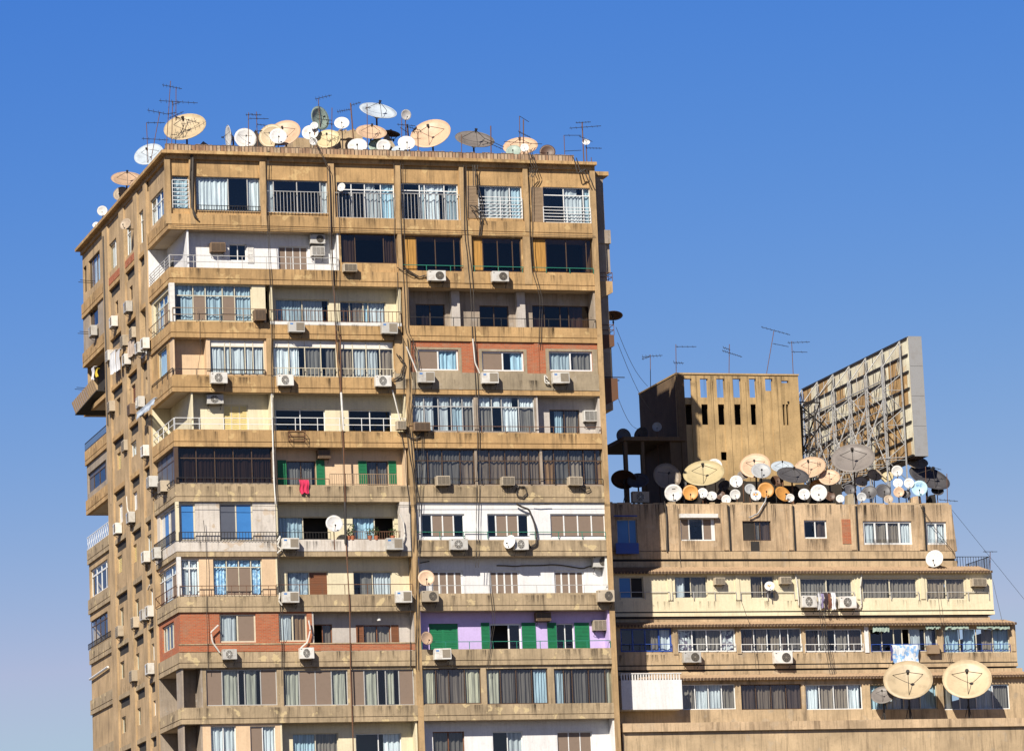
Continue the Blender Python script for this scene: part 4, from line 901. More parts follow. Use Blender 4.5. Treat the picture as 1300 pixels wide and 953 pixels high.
def dish(px, py, a, q, phi, color, label, Y=None, X=None, zb=None, grp=None, kind=None, wallm=False, mark=None):
    c = at(px, py, Y) if Y is not None else atX(px, py, X)
    Rm = a*((c-CAM).dot(FW))/FOC; v = (CAM-c).normalized()
    up = UP - v*UP.dot(v); rt = RT - v*RT.dot(v); up.normalize(); rt.normalize()
    n = v*q + (rt*math.cos(R(phi)) + up*math.sin(R(phi)))*math.sqrt(max(0, 1-q*q)); n.normalize()
    kind = kind or ('big' if Rm > .62 else 'small')
    piv = c - n*(.2*Rm)
    if wallm: base = Vector((piv.x, -.0, piv.z-.25)) if Y is not None else Vector((0., piv.y, piv.z-.25))
    else: base = Vector((piv.x, piv.y, zb))
    t = empty('satellite_dish', base); tag(t, label, 'satellite dish', grp)
    y_ = Vector((0, 0, 1)) - n*n.z
    if y_.length < .05: y_ = Vector((0, 1, 0)) - n*n.y
    y_.normalize(); x_ = y_.cross(n)
    o = bpy.data.objects.new('reflector', bowl_mesh(color, kind)); COL.objects.link(o); o.parent = t
    mc = Matrix(((x_.x, y_.x, n.x), (x_.y, y_.y, n.y), (x_.z, y_.z, n.z)))
    o.matrix_local = Matrix.Translation(c-base) @ mc.to_4x4() @ Matrix.Scale(Rm, 4)
    for nm, me in (('feed', feed_mesh(kind)), ('rear_mount', mount_mesh(kind))):
        f = bpy.data.objects.new(nm, me); COL.objects.link(f); f.parent = o
    if mark:
        for (mx, my, mw, mh, mt) in mark:
            m = MB(); k_ = 4
            for i_ in range(k_):
                xa, xb = mx+mw*i_/k_, mx+mw*(i_+1)/k_; zf_ = lambda x, y: .24*(x*x+y*y)+.012
                m.quad((xa, my, zf_(xa, my)), (xb, my, zf_(xb, my)), (xb, my+mh, zf_(xb, my+mh)), (xa, my+mh, zf_(xa, my+mh)))
            m.build('emblem', M[mt], o, local=True)
    m = MB(); r = .03 if Rm < .6 else .055
    if wallm:
        m.tube([base, Vector((piv.x, piv.y, piv.z-.25)), piv], r, 6)
    else:
        m.tube([base, Vector((piv.x, piv.y, piv.z))], r, 7)
        if Rm > .6 and piv.z-zb > .8:
            for an in (0.6, 2.7, 4.8): m.bar(base+Vector((.45*math.cos(an), .45*math.sin(an), 0)), (piv.x, piv.y, zb+(piv.z-zb)*.6), .022)
    m.build('mast', M['rust' if random.random() < .5 else 'darksteel'], t)
    return t
RZ = 54.8
G1 = 'satellite dishes on the tall tower roof'
def q_(a, b): return b/a
for row in [
 (236,166,27,15.5,104,'cream','huge cream dish tilted over the tower corner beside the tallest aerials',3.0,'F'),
 (190,199,19,12,112,'bluish','wide pale dish leaning beyond the left roof edge below the corner aerials',1.2,'L'),
 (161,231,20,8.5,88,'peach','shallow peach dish tipped skyward on the left roof edge',1.0,'L'),
 (154,247,10,8,120,'tan','tan dish tucked underneath the skyward peach dish on the left edge',.8,'L'),
 (130,268,6.5,6.5,110,'white','small round white dish alone near the rear of the left roof edge',.8,'L'),
 (122,286,4.5,3.5,110,'white','tiny white dish rearmost on the left roof edge',.8,'L'),
 (293,174,15,3.6,182,'white','white dish turned almost edge-on in front of a rounder white one',2.6,'F'),
 (311,177,14,12.4,70,'white','plain round white dish right behind the edge-on dish',3.4,'F'),
 (345,174,16,14,120,'cream','cream dish overlapping the left side of a larger peach dish',2.4,'F'),
 (362,172,21,15,110,'peach','large peach dish with a small white dish before it',3.4,'F'),
 (353,174,11,9.5,80,'white','small white dish mounted in front of the large peach dish',1.6,'F'),
 (404,151,15.5,10.5,20,'green','tall pale green dish standing upright below a rooftop aerial',3.5,'F'),
 (394,169.5,10.5,9,100,'white','white dish just below the tall pale green dish',2.4,'F'),
 (399,160,5,4.4,100,'white','very small white dish clipped to the edge of the green dish',2.2,'F'),
 (398,180,5,5,100,'white','little white dish low on the parapet left of the straw one',1.0,'F'),
 (416,179,16.5,11,98,'straw','straw yellow dish resting behind the parapet near the centre',2.2,'F'),
 (434,157.5,9.5,7.3,92,'white','oval white dish on a short pole above the brown shed',3.8,'F'),
 (479,145.5,24,8.5,78,'bluish','largest pale blue dish held flat and high above the others',3.6,'F'),
 (471,171.5,19.5,8.5,84,'peach','flat peach dish directly under the high pale blue one',2.4,'F'),
 (496,167,12.5,4,262,'brown','dark brown dish seen from underneath behind a plaster cone',4.2,'F'),
 (454,187,12.5,9,95,'white','white dish half hidden by the parapet left of the black stand',1.4,'F'),
 (479,186,11,8.5,100,'green','pale green dish low behind the parapet beside a white one',2.0,'F'),
 (487,186,9,8,95,'white','white dish low behind the parapet beside the pale green one',1.3,'F'),
 (516,183,11,8.5,85,'white','white dish low on the parapet below the small round high one',1.2,'F'),
 (515,146,6.2,6.8,100,'white','small round white dish on a high lattice pole',3.0,'F'),
 (507,193,10,6,90,'bluish','pale dish sunk behind the parapet beneath another white one',1.9,'F'),
 (548,174,26,16.5,108,'peach','biggest peach dish, tilted, right of the small round high dish',3.0,'F'),
 (602,182,25,9.5,82,'grey','wide grey mesh dish tilted back with its own stand',3.0,'F'),
 (661,190,22,11,95,'peach','broad peach dish partly hidden behind the right parapet',3.6,'F'),
 (652,193,9.5,7,100,'green','pale green dish in front of the broad peach dish',1.4,'F'),
 (666,188,5,5.4,90,'white','tiny white dish on the aerial pole before the broad peach dish',1.2,'F'),
 (695,194,10,9,88,'brown','brown and rusty dish just right of the broad peach dish',2.0,'F'),
 (744,181,3.6,5,175,'white','tiny white dish strapped to the rightmost roof aerial',1.0,'F')]:
    px, py, a, b, phi, colr, lab, dd, pk = row
    if b > a: a, b, phi = b, a, phi-90 if phi > 90 else phi
    dish(px, py, a, min(.97, b/a), phi, colr, lab, Y=dd if pk == 'F' else None, X=dd if pk == 'L' else None, zb=RZ, grp=G1)
dish(434,232+6,5.5,.8,150,'white','small white dish clamped inside the top floor railing',Y=-.25,wallm=True,grp='dishes fixed to the facade')
dish(160,285,8,.7,140,'tan','greyish dish bolted outside a top floor side window',X=-.5,wallm=True,grp='dishes fixed to the facade')
dish(424,665,11,.93,60,'white','white dish on the balcony with potted plants',Y=-.1,zb=GZ[7]+.1,grp='dishes fixed to the facade')
dish(541,734,10.5,.93,80,'peach','pinkish dish hung above an air conditioner beside taupe shutters',Y=-.35,wallm=True,grp='dishes fixed to the facade')
dish(541,810,8.5,.82,20,'peach','small pinkish dish in front of the lilac balcony',Y=-.4,wallm=True,grp='dishes fixed to the facade')
dish(755,401,6.5,.6,170,'white','narrow white dish inside the bare grey balcony end',Y=.8,zb=GZ[3],grp='dishes fixed to the facade')
dish(648,688,9,.75,150,'white','white dish squeezed beside a white unit under the green rail',Y=-.35,wallm=True,grp='dishes fixed to the facade')
dish(778,398,12.5,.48,272,'brown','dark dish projecting over the tower side, seen from below',Y=1.6,zb=at(778,412,1.6).z,grp='dishes fixed to the facade')
MARKS = {'white dish with an orange and'[:24]: [(-.45,.05,.35,.4,'dish_orange'), (0,.05,.4,.4,'dish_orange'), (-.2,-.2,.4,.2,'bluefilm'), (-.1,.45,.25,.2,'bluefilm')],
 'cream peach dish with short dark'[:24]: [(.42,.25,.03,.34,'grilled'), (.52,.2,.03,.34,'grilled'), (.62,.12,.03,.34,'grilled')],
 'sky blue dish near the right roof'[:24]: [(-.35,.25,.12,.3,'bluefilm'), (-.12,.25,.07,.3,'bluefilm'), (.06,.25,.25,.06,'bluefilm'), (.06,.49,.25,.06,'bluefilm'), (.06,.31,.07,.18,'bluefilm')],
 'round white dish first on the parapet'[:24]: [(-.15,.45,.4,.1,'grilled')], 'small white dish left of the brightest'[:24]: [(-.3,.3,.55,.12,'steel')], 'upper white dish of the cluster'[:24]: [(-.2,.35,.35,.1,'steel')], 'brightest round white dish'[:24]: [(-.1,.5,.3,.07,'steel')]}
G2 = 'satellite dishes on the lower roof'; ZR = ZP-.8
for row in [
 (792,606,16,12,265,'brown','dark brown dish in shade at the shelter entrance',9.5),
 (791,554,10,9,30,'slate','dark disc standing on the shelter roof against the sky',12.5),
 (815,552,10,8,140,'slate','slate dish beside the dark disc on the shelter roof',12.2),
 (834,542,6,6,90,'silver','small grey dish fixed high on the dark side of the louvred block',12.6),
 (810,612,14,9,95,'slate','slate dish in deep shade behind the shaded condenser',9.0),
 (846,606,18,15.5,60,'tan','tan dish half in shadow beside the louvred block corner',9.5),
 (894,605,26,15.5,97,'straw','large straw coloured dish with dark tripod before the louvred block',9.0),
 (907,592,9.8,9,95,'white','white dish peeping over the large straw coloured dish',10.0),
 (855,626,11.3,11,100,'white','round white dish first on the parapet, left of the orange one',7.5),
 (876.5,625.5,10,10,90,'orange','bright orange dish between two white ones on the parapet',7.6),
 (892,626,6.3,6.6,90,'white','small white dish right next to the bright orange dish',7.6),
 (903.5,630,5.6,6.8,90,'white','slim white dish below the large straw coloured dish',7.4),
 (920,617,8,6,120,'slate','dark blue dish in shade above the slim white one',9.2),
 (934.7,611.5,8.2,7.6,90,'white','upper white dish of the cluster left of the big cream one',8.2),
 (933.3,627.7,6.7,6.6,90,'white','lower white dish straight beneath the upper white one',7.5),
 (922,634,6,6,90,'white','lowest white dish on the parapet left of the stacked pair',7.3),
 (952,621,7,6.4,60,'silver','dull silver dish between the white cluster and the logo dish',8.0),
 (959,593.4,19.3,15,100,'peach','big peach dish in front of the louvred wall with a grey one overlapping',9.5),
 (966,599,12.6,9.4,85,'silver','grey dish overlapping the big peach dish',8.6),
 (959.7,629,6.5,6.8,90,'white','white dish with an orange and blue emblem',7.4),
 (972,622.5,10.2,9.6,70,'orange','orange dish on a long curved arm above a window',7.6),
 (992.8,628,11,7.6,48,'orange','narrow tan orange dish tilted sideways',7.6),
 (993,595,14.5,7,88,'bluish','flat pale dish mostly hidden behind the dark grey one',10.0),
 (1006,607,20.5,9.4,80,'slate','wide dark grey dish held flat at the roof centre',8.4),
 (1028.8,596.7,20.5,12.6,104,'peach','cream peach dish with short dark strokes near its rim',9.0),
 (1053,607.8,13.4,9.5,94,'peach','medium peach dish just below the giant grey dish',8.2),
 (1083.5,586,27.5,17.5,96,'grey','giant grey dish in front of the billboard lattice',8.8),
 (1021,627.6,7,7.4,90,'white','small white dish left of the brightest round one',7.5),
 (1037,618,9,8,110,'orange','orange dish hidden behind the brightest round white one',8.8),
 (1039.4,625.7,10.6,10.6,90,'white','brightest round white dish at the parapet middle',7.5),
 (1066.6,633,5.2,5,90,'white','very small white dish low on the parapet under the giant grey dish',7.4),
 (1093,612,8,6.6,60,'tan','weathered tan dish right below the giant grey dish',8.6),
 (1104,626,10,8,100,'slate','left one of two dark slate dishes side by side',8.0),
 (1121,624,10,8.6,70,'slate','right one of two dark slate dishes side by side',8.4),
 (1139,598,7,7.2,90,'white','round creamy dish topmost of a vertical stack of three',7.8),
 (1140,613.4,6.2,5.8,90,'white','white dish in the middle of a vertical stack of three',7.6),
 (1141,624.7,6.8,6.8,80,'peach','orange stained dish lowest of a vertical stack of three',7.5),
 (1154,613.4,6.4,6.4,90,'white','white dish right of the vertical stack of three',7.8),
 (1167.4,620,10,9.8,100,'sky','sky blue dish near the right roof corner',7.6),
 (1165,589.8,13,6.8,86,'tan','tan oval dish under the end of the billboard',9.5),
 (1178,611,27,12,68,'slate','large dark dish with worn white rim at the roof end',9.0),
  (1110,604,9.5,7,70,'tan','tan dish behind the two dark slate dishes',10.0),
 (1127,606,8,6.5,110,'straw','straw dish behind the second dark slate dish',10.4),
 (1078,622,7.5,6.5,60,'slate','slate dish between the very small white one and the slate pair',8.6),
 (1150,628,6.5,5,100,'slate','slate dish low beside the orange stained one',8.0),
 (1128,634,6,5.2,90,'tan','tan dish low on the parapet under the slate pair',7.4),
 (985,611,7.5,6,60,'brown','brown dish tucked left of the wide dark grey dish',9.0),
 (943,604,7,5,80,'grey','grey dish hidden between the white cluster and the big peach dish',9.6),
 (1003,632,5.5,5.4,90,'white','white dish low on the parapet right of the tilted orange one',7.4),
 (1054,630,6.5,6,70,'brown','rusty brown dish right of the brightest round white dish',8.2),
 (915,629,6,5,110,'brown','small brown dish between slim white and lowest white dish',8.4),
 (1190,624,8,5.5,80,'slate','small slate dish at the far right end below the rimmed one',8.2),
 (1094,631,6,6,90,'silver','dull silver dish at the parapet under the slate pair',7.6),
 (868,612,8,7,70,'slate','slate dish in shadow over the bright orange one',9.8),
 (1187,709.5,11.3,10.3,130,'white','white dish standing on the tiled awning near the iron fence',5.9)]:
    px, py, a, b, phi, colr, lab, dd = row
    if b > a: a, b = b, a
    dish(px, py, a, min(.97, b/a), phi, colr, lab, mark=MARKS.get(lab[:24]), Y=dd, zb=ZR if lab[:11] != 'white dish ' or 'awning' not in lab else zat(722, 5.9), grp=G2)
dish(977,744,6.3,.9,90,'white','white dish with orange mark on the yellow balcony rail',mark=[(-.4,0,.35,.35,'dish_orange'),(.05,0,.35,.35,'dish_orange')],Y=YY-.4,zb=zat(758,YY-.4),grp='dishes fixed to the facade')
for px, py, a, b, lab in ((1153,867,31,24,'left one of two huge cream dishes below the hanging blue white sheet'),(1228,866,31,24,'right one of two huge cream dishes on the lowest terrace')):
    dish(px, py, a, b/a, 92, 'cream', lab, Y=1.4, zb=zt5, grp='huge dishes on the lowest terrace')
dish(1121,884,15,.7,100,'grey','grey dish half behind the left huge cream dish',Y=2.0,zb=zt5,grp='huge dishes on the lowest terrace')
def aerial(b, t, Y, booms, label, zb=RZ, r=.022, grp='television aerials', ext=0):
    p0, p1 = at(b[0], b[1], Y), at(t[0], t[1], Y)
    if p0.z > zb: p0 = p0 + (p1-p0)*((zb-p0.z)/(p1.z-p0.z))
    t_ = empty('tv_aerial', p0); tag(t_, label, 'tv aerial', grp)
    m = MB(); m.tube([p0, p1], r, 6); m.build('mast', M['rust'], t_)
    for (x0, y0, x1, y1, n, ln) in booms:
        a, c = at(x0, y0, Y-.02), at(x1, y1, Y-.02); m = MB(); m.bar(a, c, .018)
        for i in range(n):
            e = a.lerp(c, (i+.3)/n); l = ln*(1-.35*i/n); dv = Vector((.12, .75, .5))*(l*.5)
            m.bar(e-dv, e+dv, .011)
        m.build('boom', M['darksteel'], t_)
    return t_
aerial((211,190),(216.5,103),1.6,[(206,108,231,113,6,.7),(202,128,251,131,7,.8)],'tallest slim aerial with two booms behind the tower corner')
aerial((193,196),(203,142),1.4,[(187,140,212,145,4,.9),(212,145,224,143,3,.5)],'leaning aerial with zigzag wire nearest the tower corner')
aerial((188,205),(186,156),2.0,[(186,156,209,156,3,.5),(180,176,214,178,5,.6)],'short thin aerial left of the tower corner')
aerial((218,186),(219,128),2.2,[(215,150,233,142,4,.6),(217,171,224,171,2,.4)],'aerial crossing the front of the huge cream dish')
aerial((223,150+35),(223.5,112),3.6,[(222,148,231,151,4,.3),(219,133,229,130,3,.9)],'aerial with thick dark boom just behind the huge cream dish')
aerial((315.5,188),(315.5,143),2.0,[(312,146,321,145,3,.5)],'thin aerial in front of the plain round white dish')
aerial((327,188),(325.5,142),2.6,[(320,146,332,146,4,.5),(316,150.5,341,151,3,.4),(326,158,342,160,4,.4),(323,167,333,166,3,.3)],'aerial with four short booms left of the peach dish')
aerial((405,140),(404,125),3.4,[(400,126,421,121,5,.8)],'small branching aerial standing over the pale green dish',zb=RZ)
aerial((421,190),(421.5,137),1.2,[(403,151,421,153,5,.4),(414,157,424,158,2,.5)],'thin straight aerial rising through the straw dish')
aerial((449,180),(445,131),2.2,[(428,142,445,139,6,.7),(445,134,458,130,4,.6)],'sturdy leaning aerial above the brown roof shed',r=.04)
aerial((466.5,190),(466,132),1.1,[(464,137,471,137,2,.6)],'thin aerial standing before the high pale blue dish')
aerial((510,192),(510,150),2.6,[(504,158,527,160,4,.5)],'rusty aerial beside the small round high dish')
aerial((519,182),(517,158),3.4,[(517,161,535,166,6,.5),(508,162,517,168,3,.4)],'tangled aerial left of the biggest peach dish',r=.05)
aerial((531,198),(530.5,168),1.0,[],'plain greenish pole in front of the biggest peach dish',r=.028)
aerial((586,198),(586,171),1.2,[],'plain thin pole at the left rim of the grey dish')
aerial((623.5,198),(623,160),1.6,[(612,178,639,190,5,.4),(616,176,640,187,0,.4),(612,184,628,180,3,.4)],'rusty aerial with a heavy slanting boom near the grey dish',r=.035)
aerial((664.5,197),(664.5,152),1.6,[(659.5,147.5,671.5,155,0,.4),(658,167,674,175,6,.5),(640,180,688,183,2,.3)],'aerial with an angled top arm over the broad peach dish',r=.035)
aerial((660,176),(659.5,147.5),1.62,[],'short side pole joined to the angled top arm aerial')
aerial((741,200),(739,156),1.0,[(731,156,750,155,5,.4),(723,163,763,160,6,.5),(735,173,752,180,3,.3),(716,172,738,172,1,.4),(744,188,764,188.5,5,.4)],'rightmost roof aerial carrying five booms',r=.035)
aerial((717,197),(716,172),1.0,[(717,192,738,191,0,.3)],'low square aerial frame left of the rightmost one')
aerial((751,206),(750.5,200),1.0,[],'short stub pole at the right roof end')
G3 = 'aerials on the lower building'
aerial((826,495),(825.5,450),16,[(815,453,841,451,6,.7),(815,456,826,452,3,.4)],'aerial above the shaded side of the louvred block',zb=BZ,grp=G3)
aerial((858.5,475),(858,437),13.2,[(858,440,884,440,4,.4),(855,460,868,461,4,.7)],'aerial at the near corner of the louvred block',zb=BZ,grp=G3)
aerial((925.5,474),(926,437),14,[(917,445,942,453,8,.5),(918,441,927,444,3,.6)],'aerial with a drooping boom over the block centre',zb=BZ,grp=G3)
aerial((973,475),(982.5,420),14,[(966.5,415,1003,425,7,.5),(981,436,1001,440,2,.3)],'tall leaning aerial over the right part of the block',zb=BZ,grp=G3)
aerial((1007,475),(1005,433),14,[(1000,435,1028,434,5,.5),(1005,446.5,1025,447,2,.4)],'upright aerial at the right corner of the block',zb=BZ,grp=G3)
aerial((1203,642),(1202,601),7.2,[(1192,634,1216,636,4,.4)],'lone thin aerial at the right end of the lower parapet',zb=ZR,grp=G3)
aerial((1176,640),(1175,592),8.6,[(1179,592,1195,596,3,.4)],'aerial between the tan oval dish and the sky',zb=ZR,grp=G3)
aerial((1257,712),(1257,700),8.6,[(1248,700,1266,700,2,.3)],'tiny aerial at the iron fence corner',zb=zf,grp=G3)
# masonry bits among the tower dishes
def tent(x0, x1, ytop, Y, mt, nm, lab, cat):
    a, b = at(x0, 190, Y), at(x1, 190, Y); zt = at((x0+x1)/2, ytop, Y+1.2).z; c = ((a.x+b.x)/2, Y+1.2, zt)
    t = MB(); p = [(a.x, Y, RZ), (b.x, Y, RZ), (b.x, Y+2.4, RZ), (a.x, Y+2.4, RZ)]
    h = (zt-RZ)*.35; q = [(x, y, RZ+h) for x, y, _ in p]
    for i in range(4):
        j = (i+1) % 4; t.quad(p[i], p[j], q[j], q[i]); n = len(t.v); t.v += [q[i], q[j], c]; t.f.append((n, n+1, n+2)); t.mi.append(0)
    o = t.build(nm, M[mt]); tag(o, lab, cat)
tent(240, 288, 179.5, 3.0, 'grim', 'canvas_shelter', 'low grey peaked shelter between the huge cream dish and the edge-on dish', 'shelter')
tent(310, 352, 165, 4.5, 'dark', 'canvas_shelter', 'dark peaked shelter behind the plain round white dish', 'shelter')
tent(486, 510, 167, 2.9, 'cement', 'plaster_cone', 'grey plaster cone roof between the flat peach dish and the white dish', 'roof vent')
m = MB(); a, b = at(372, 178, 5), at(462, 178, 5); zt_ = at(420, 172, 5).z; m.box(a.x, b.x, 5, 8, RZ, zt_-.2); m.box(a.x+2.6, b.x-.1, 4.9, 8.1, zt_-.2, zt_+.25)
for i in range(9): m.box(a.x+2.7+i*.16, a.x+2.8+i*.16+.02, 5, 5.3, zt_+.25, zt_+.25+random.uniform(.02, .2))
tag(m.build('brown_shed', M['rb2']), 'rough brown masonry shed behind the straw yellow dish', 'shed')
m = MB(); a, b = at(592, 196, 2), at(618, 196, 2); m.box(a.x, b.x, 2, 3, RZ, at(600, 195, 2).z); tag(m.build('water_box', M['whitep']), 'low white tank behind the parapet under the grey mesh dish', 'tank')
# clutter behind the lower parapet
for i, (x0, x1, y0, Y, mt, nm, lab, cat) in enumerate([
  (1075, 1086, 627, 7.6, 'cement', 'stone_block', 'rough stone lump on the parapet under the giant grey dish', 'stone block'),
  (1158, 1168, 630, 7.4, 'rb', 'stone_block', 'tapered tan masonry stub below the sky blue dish', 'masonry stub'),
  (1180, 1190, 628, 8.0, 'dark', 'metal_box', 'black metal box under the large dark dish', 'box')]):
    a, b = at(x0, 640, Y), at(x1, 640, Y); z = at(x0, y0, Y).z; m = MB(); w_ = b.x-a.x
    m.hexa([(a.x, Y, ZR), (b.x, Y, ZR), (b.x, Y+.7, ZR), (a.x, Y+.7, ZR), (a.x+w_*.25, Y+.1, z), (b.x-w_*.15, Y+.05, z+.05), (b.x-w_*.15, Y+.6, z), (a.x+w_*.25, Y+.6, z-.04)])
    tag(m.build(nm, M[mt]), lab, cat)
# ================================================================== AIR CONDITIONERS, CABLES, LAUNDRY, PLANTS
def ac_proto(kind, body):
    t = empty('air_conditioner', (0, 0, 0)); t.location = (0, 0, 0)
    def put(m, nm, mt, par, bev=0):
        o = m.build(nm, M[mt], par, local=True)
        if bev:
            md = o.modifiers.new('edge', 'BEVEL'); md.width = bev; md.segments = 2
        return o
    d0, d1 = (-.10, -.50) if kind != 'win' else (.12, -.42)
    m = MB(); m.box(-.5, .5, d1, d0, -.31, .31); cs = put(m, 'casing', body, t, .02)
    m = MB(); 
    for x in (-.38, .38): m.box(x-.02, x+.02, d1+.02, .0, -.36, -.325); m.bar((x, -.01, -.62), (x, d1+.06, -.36), .015)
    m.box(-.4, .4, -.12, -.1, -.35, -.33); put(m, 'bracket', 'darksteel', t)
    if kind == 'fan' or kind == 'fanr':
        cx = .14 if kind == 'fanr' else -.05; m = MB(); m.disc((cx, d1-.004, 0), .24, (0, -1, 0), .008, 20); fh = put(m, 'fan_opening', 'grilled', t)
        m = MB()
        for r_ in (.24, .19, .14, .09, .04): m.tube([(cx+r_*math.cos(a), d1-.018, r_*math.sin(a)) for a in [2*math.pi*i/16 for i in range(17)]], .007, 4)
        for i in range(4):
            a = i*math.pi/4; m.bar((cx-.24*math.cos(a), d1-.02, -.24*math.sin(a)), (cx+.24*math.cos(a), d1-.02, .24*math.sin(a)), .007)
        m.disc((cx, d1-.018, 0), .05, (0, -1, 0), .012, 10); put(m, 'fan_grille', 'grille' if kind == 'fanr' else 'acwhite', t)
        m = MB(); m.box(-.44, -.36, d1-.003, d1-.0005, .2, .24) ; put(m, 'badge', 'grilled', t)
    elif kind == 'sq':
        m = MB(); m.box(-.04, .44, d1-.006, d1-.001, -.22, .25); put(m, 'grille_panel', 'grille', t)
        m = MB()
        for i in range(9): z = -.2+i*.052; m.box(-.04, .44, d1-.018, d1-.007, z, z+.018)
        put(m, 'louvre', 'acbeige', t)
        m = MB(); m.box(-.42, -.24, d1-.004, d1-.001, .14, .22); put(m, 'badge', 'bluefilm', t)
    else:
        m = MB(); m.box(-.44, .44, d1-.006, d1-.001, -.25, .25); put(m, 'grille_panel', 'grilled', t)
        m = MB()
        for i in range(9): z = -.24+i*.054; m.box(-.44, .44, d1-.02, d1-.007, z, z+.02)
        for x in (-.15, .15): m.box(x-.01, x+.01, d1-.022, d1-.0205, -.25, .25)
        put(m, 'louvre', body, t)
    return t
PROT = {}
def ac(x0, y0, x1, y1, kind, ctx, side='F', off=0., body=None):
    body = body or {'fan': 'acwhite', 'fanr': 'acwhite', 'sq': 'acwhite', 'win': 'acbrown'}[kind]
    pl = FP(off-.3) if side == 'F' else LP(off-.3)
    u, v = pl.uv((x0+x1)/2, (y0+y1)/2)
    if side == 'F':
        a = at(x0, (y0+y1)/2, off-.45); b = at(x1, (y0+y1)/2, off-.45); wd = b.x-a.x; loc = (u, off, v); rot = 0
        z0, z1 = at((x0+x1)/2, y1, off-.45).z, at((x0+x1)/2, y0, off-.45).z; ht = z1-z0
    else:
        wd = .85; ht = .64; loc = (off, u, v); rot = -math.pi/2
    key = (kind, body)
    first = key not in PROT
    if first: PROT[key] = ac_proto(kind, body)
    src = PROT[key]
    if first: t = src
    else:
        t = src.copy(); COL.objects.link(t)
        for ch in list(src.children):
            c = ch.copy(); COL.objects.link(c); c.parent = t
    t.location = loc; t.rotation_euler = (0, random.uniform(-.02, .02), rot); t.scale = (wd, 1, ht/.62)
    tag(t, ctx, 'air conditioner', 'air conditioners hung on the walls')
    return t
AC = [
 (543,344,565,357,'fanr','white air conditioner under the first black window with green rail'),
 (624,345,645,358,'fanr','white air conditioner under the second black window with green rail'),
 (393,298,412,310,'fanr','upper one of two air conditioners stacked on the white loggia wall',.85),
 (395,313,412,325,'win','lower one of two air conditioners stacked on the white loggia wall',.85,'acwhite'),
 (267,308,286,320,'win','brown air conditioner high on the white loggia wall beside the small window',.85),
 (436,335,453,345,'win','grey brown air conditioner beneath the dark curtained window beside the white loggia',0,'acbeige'),
 (323,393,337,407,'win','brown slatted unit next to the cream glazed corner balcony',0.0),
 (366,409,386,422,'sq','white air conditioner below the blue curtained window of the cream balcony'),
 (484,410,504,424,'sq','white air conditioner at the end of the cream balcony parapet'),
 (267,473,288,487,'fan','white fan unit below the peach balcony window'),
 (352,476,372,490,'fan','fan unit below the left end of the white balustrade'),
 (476,477,496,491,'fan','fan unit below the right end of the white balustrade'),
 (530,472,551,486,'sq','air conditioner below the first red brick window'),
 (611,473,632,487,'sq','air conditioner below the middle red brick window'),
 (701,473,722,487,'sq','air conditioner with coiled hose below the last red brick window'),
 (262,501,283,513,'fan','fan unit high on the pale wall above the striped yellow shutter',.85),
 (504,534,515,545,'win','small grey box at the end of the white railed balcony',0.0,'acbeige'),
 (525,536,546,547,'win','brown air conditioner before the wide curtained glazing over the dark brown windows'),
 (741,521,760,535,'win','white framed air conditioner on the grey loggia wall at the tower edge',.85,'acwhite'),
 (403,571,419,582,'win','dark air conditioner above the green shutter near the pink towel',.85),
 (554,604,571,616,'win','first air conditioner below the long dark brown glazing',0,'acbeige'),
 (637,605,653,616,'win','middle air conditioner below the long dark brown glazing',0,'acbeige'),
 (722,605,739,616,'win','last air conditioner below the long dark brown glazing',0,'acbeige'),
 (358,683,379,697,'sq','white air conditioner on the stained white parapet left of the dish'),
 (490,683,511,698,'sq','white air conditioner on the stained white parapet with a curved hose'),
 (571,684,593,698,'fan','fan unit under the first window of the bright white wall'),
 (652,684,670,698,'fan','fan unit beside a squeezed white dish under the green rail'),
 (358,751,379,765,'sq','white air conditioner beneath the blue foil window with brown door'),
 (502,750,522,765,'sq','white air conditioner at the right end of the cream balcony above the brick storey'),
 (535,750,556,764,'fanr','beige fan unit directly below the pinkish dish',0,'acbeige'),
 (752,706,771,720,'fanr','white unit high on the white loggia wall at the tower edge',0.85),
 (758,749,779,764,'fanr','beige fan unit below the white loggia at the tower edge',0,'acbeige'),
 (282,824,300,837,'fan','fan unit under the first white framed brick wall window'),
 (380,822,398,836,'fan','fan unit with looping hose under the second brick wall window'),
 (551,823,572,837,'sq','white air conditioner below the closed green shutters'),
 (680,777,699,788,'win','brown air conditioner hung over the lilac wall between green shutters',.85),
 (753,787,770,800,'win','beige air conditioner on the lilac wall near the tower edge',.85,'acbeige'),
]
for r_ in AC: ac(*r_[:6], 'F', r_[6] if len(r_) > 6 else 0., r_[7] if len(r_) > 7 else None)
rnd = random.Random(31); rc = []
for r_ in AC:
    if len(r_) > 6 and r_[6] > .5: continue
    u0, u1, v0, v1 = F0.rect(r_[0]+2, r_[3]-2, r_[2]-2, r_[3]); kk = min(range(1, NF+1), key=lambda k: abs(ZB(k)-v0) if ZB(k) < v0+.1 else 99)
    rc.append((u0+rnd.uniform(0, .3), u1-rnd.uniform(0, .3), ZB(kk)+.01, v0+.1))
for k in range(1, NF+1):
    for _ in range(26):
        x = rnd.uniform(.3, W-.9); rc.append((x, x+rnd.uniform(.06, .5), GZ[k]-rnd.uniform(-.15, .27), GZ[k]+.60))
decals('dirt_streaks', rc, F0, tower, w=-.016, amt=.5)
rc = []
for k in range(1, NF+1):
    for _ in range(22):
        y = rnd.uniform(.2, YR-.6); rc.append((y, y+rnd.uniform(.1, .6), ZB(k)+rnd.uniform(.0, .1), GZ[k]+rnd.uniform(.1, .5)))
decals('dirt_streaks', rc, L0, tower, w=-.004, amt=.45)
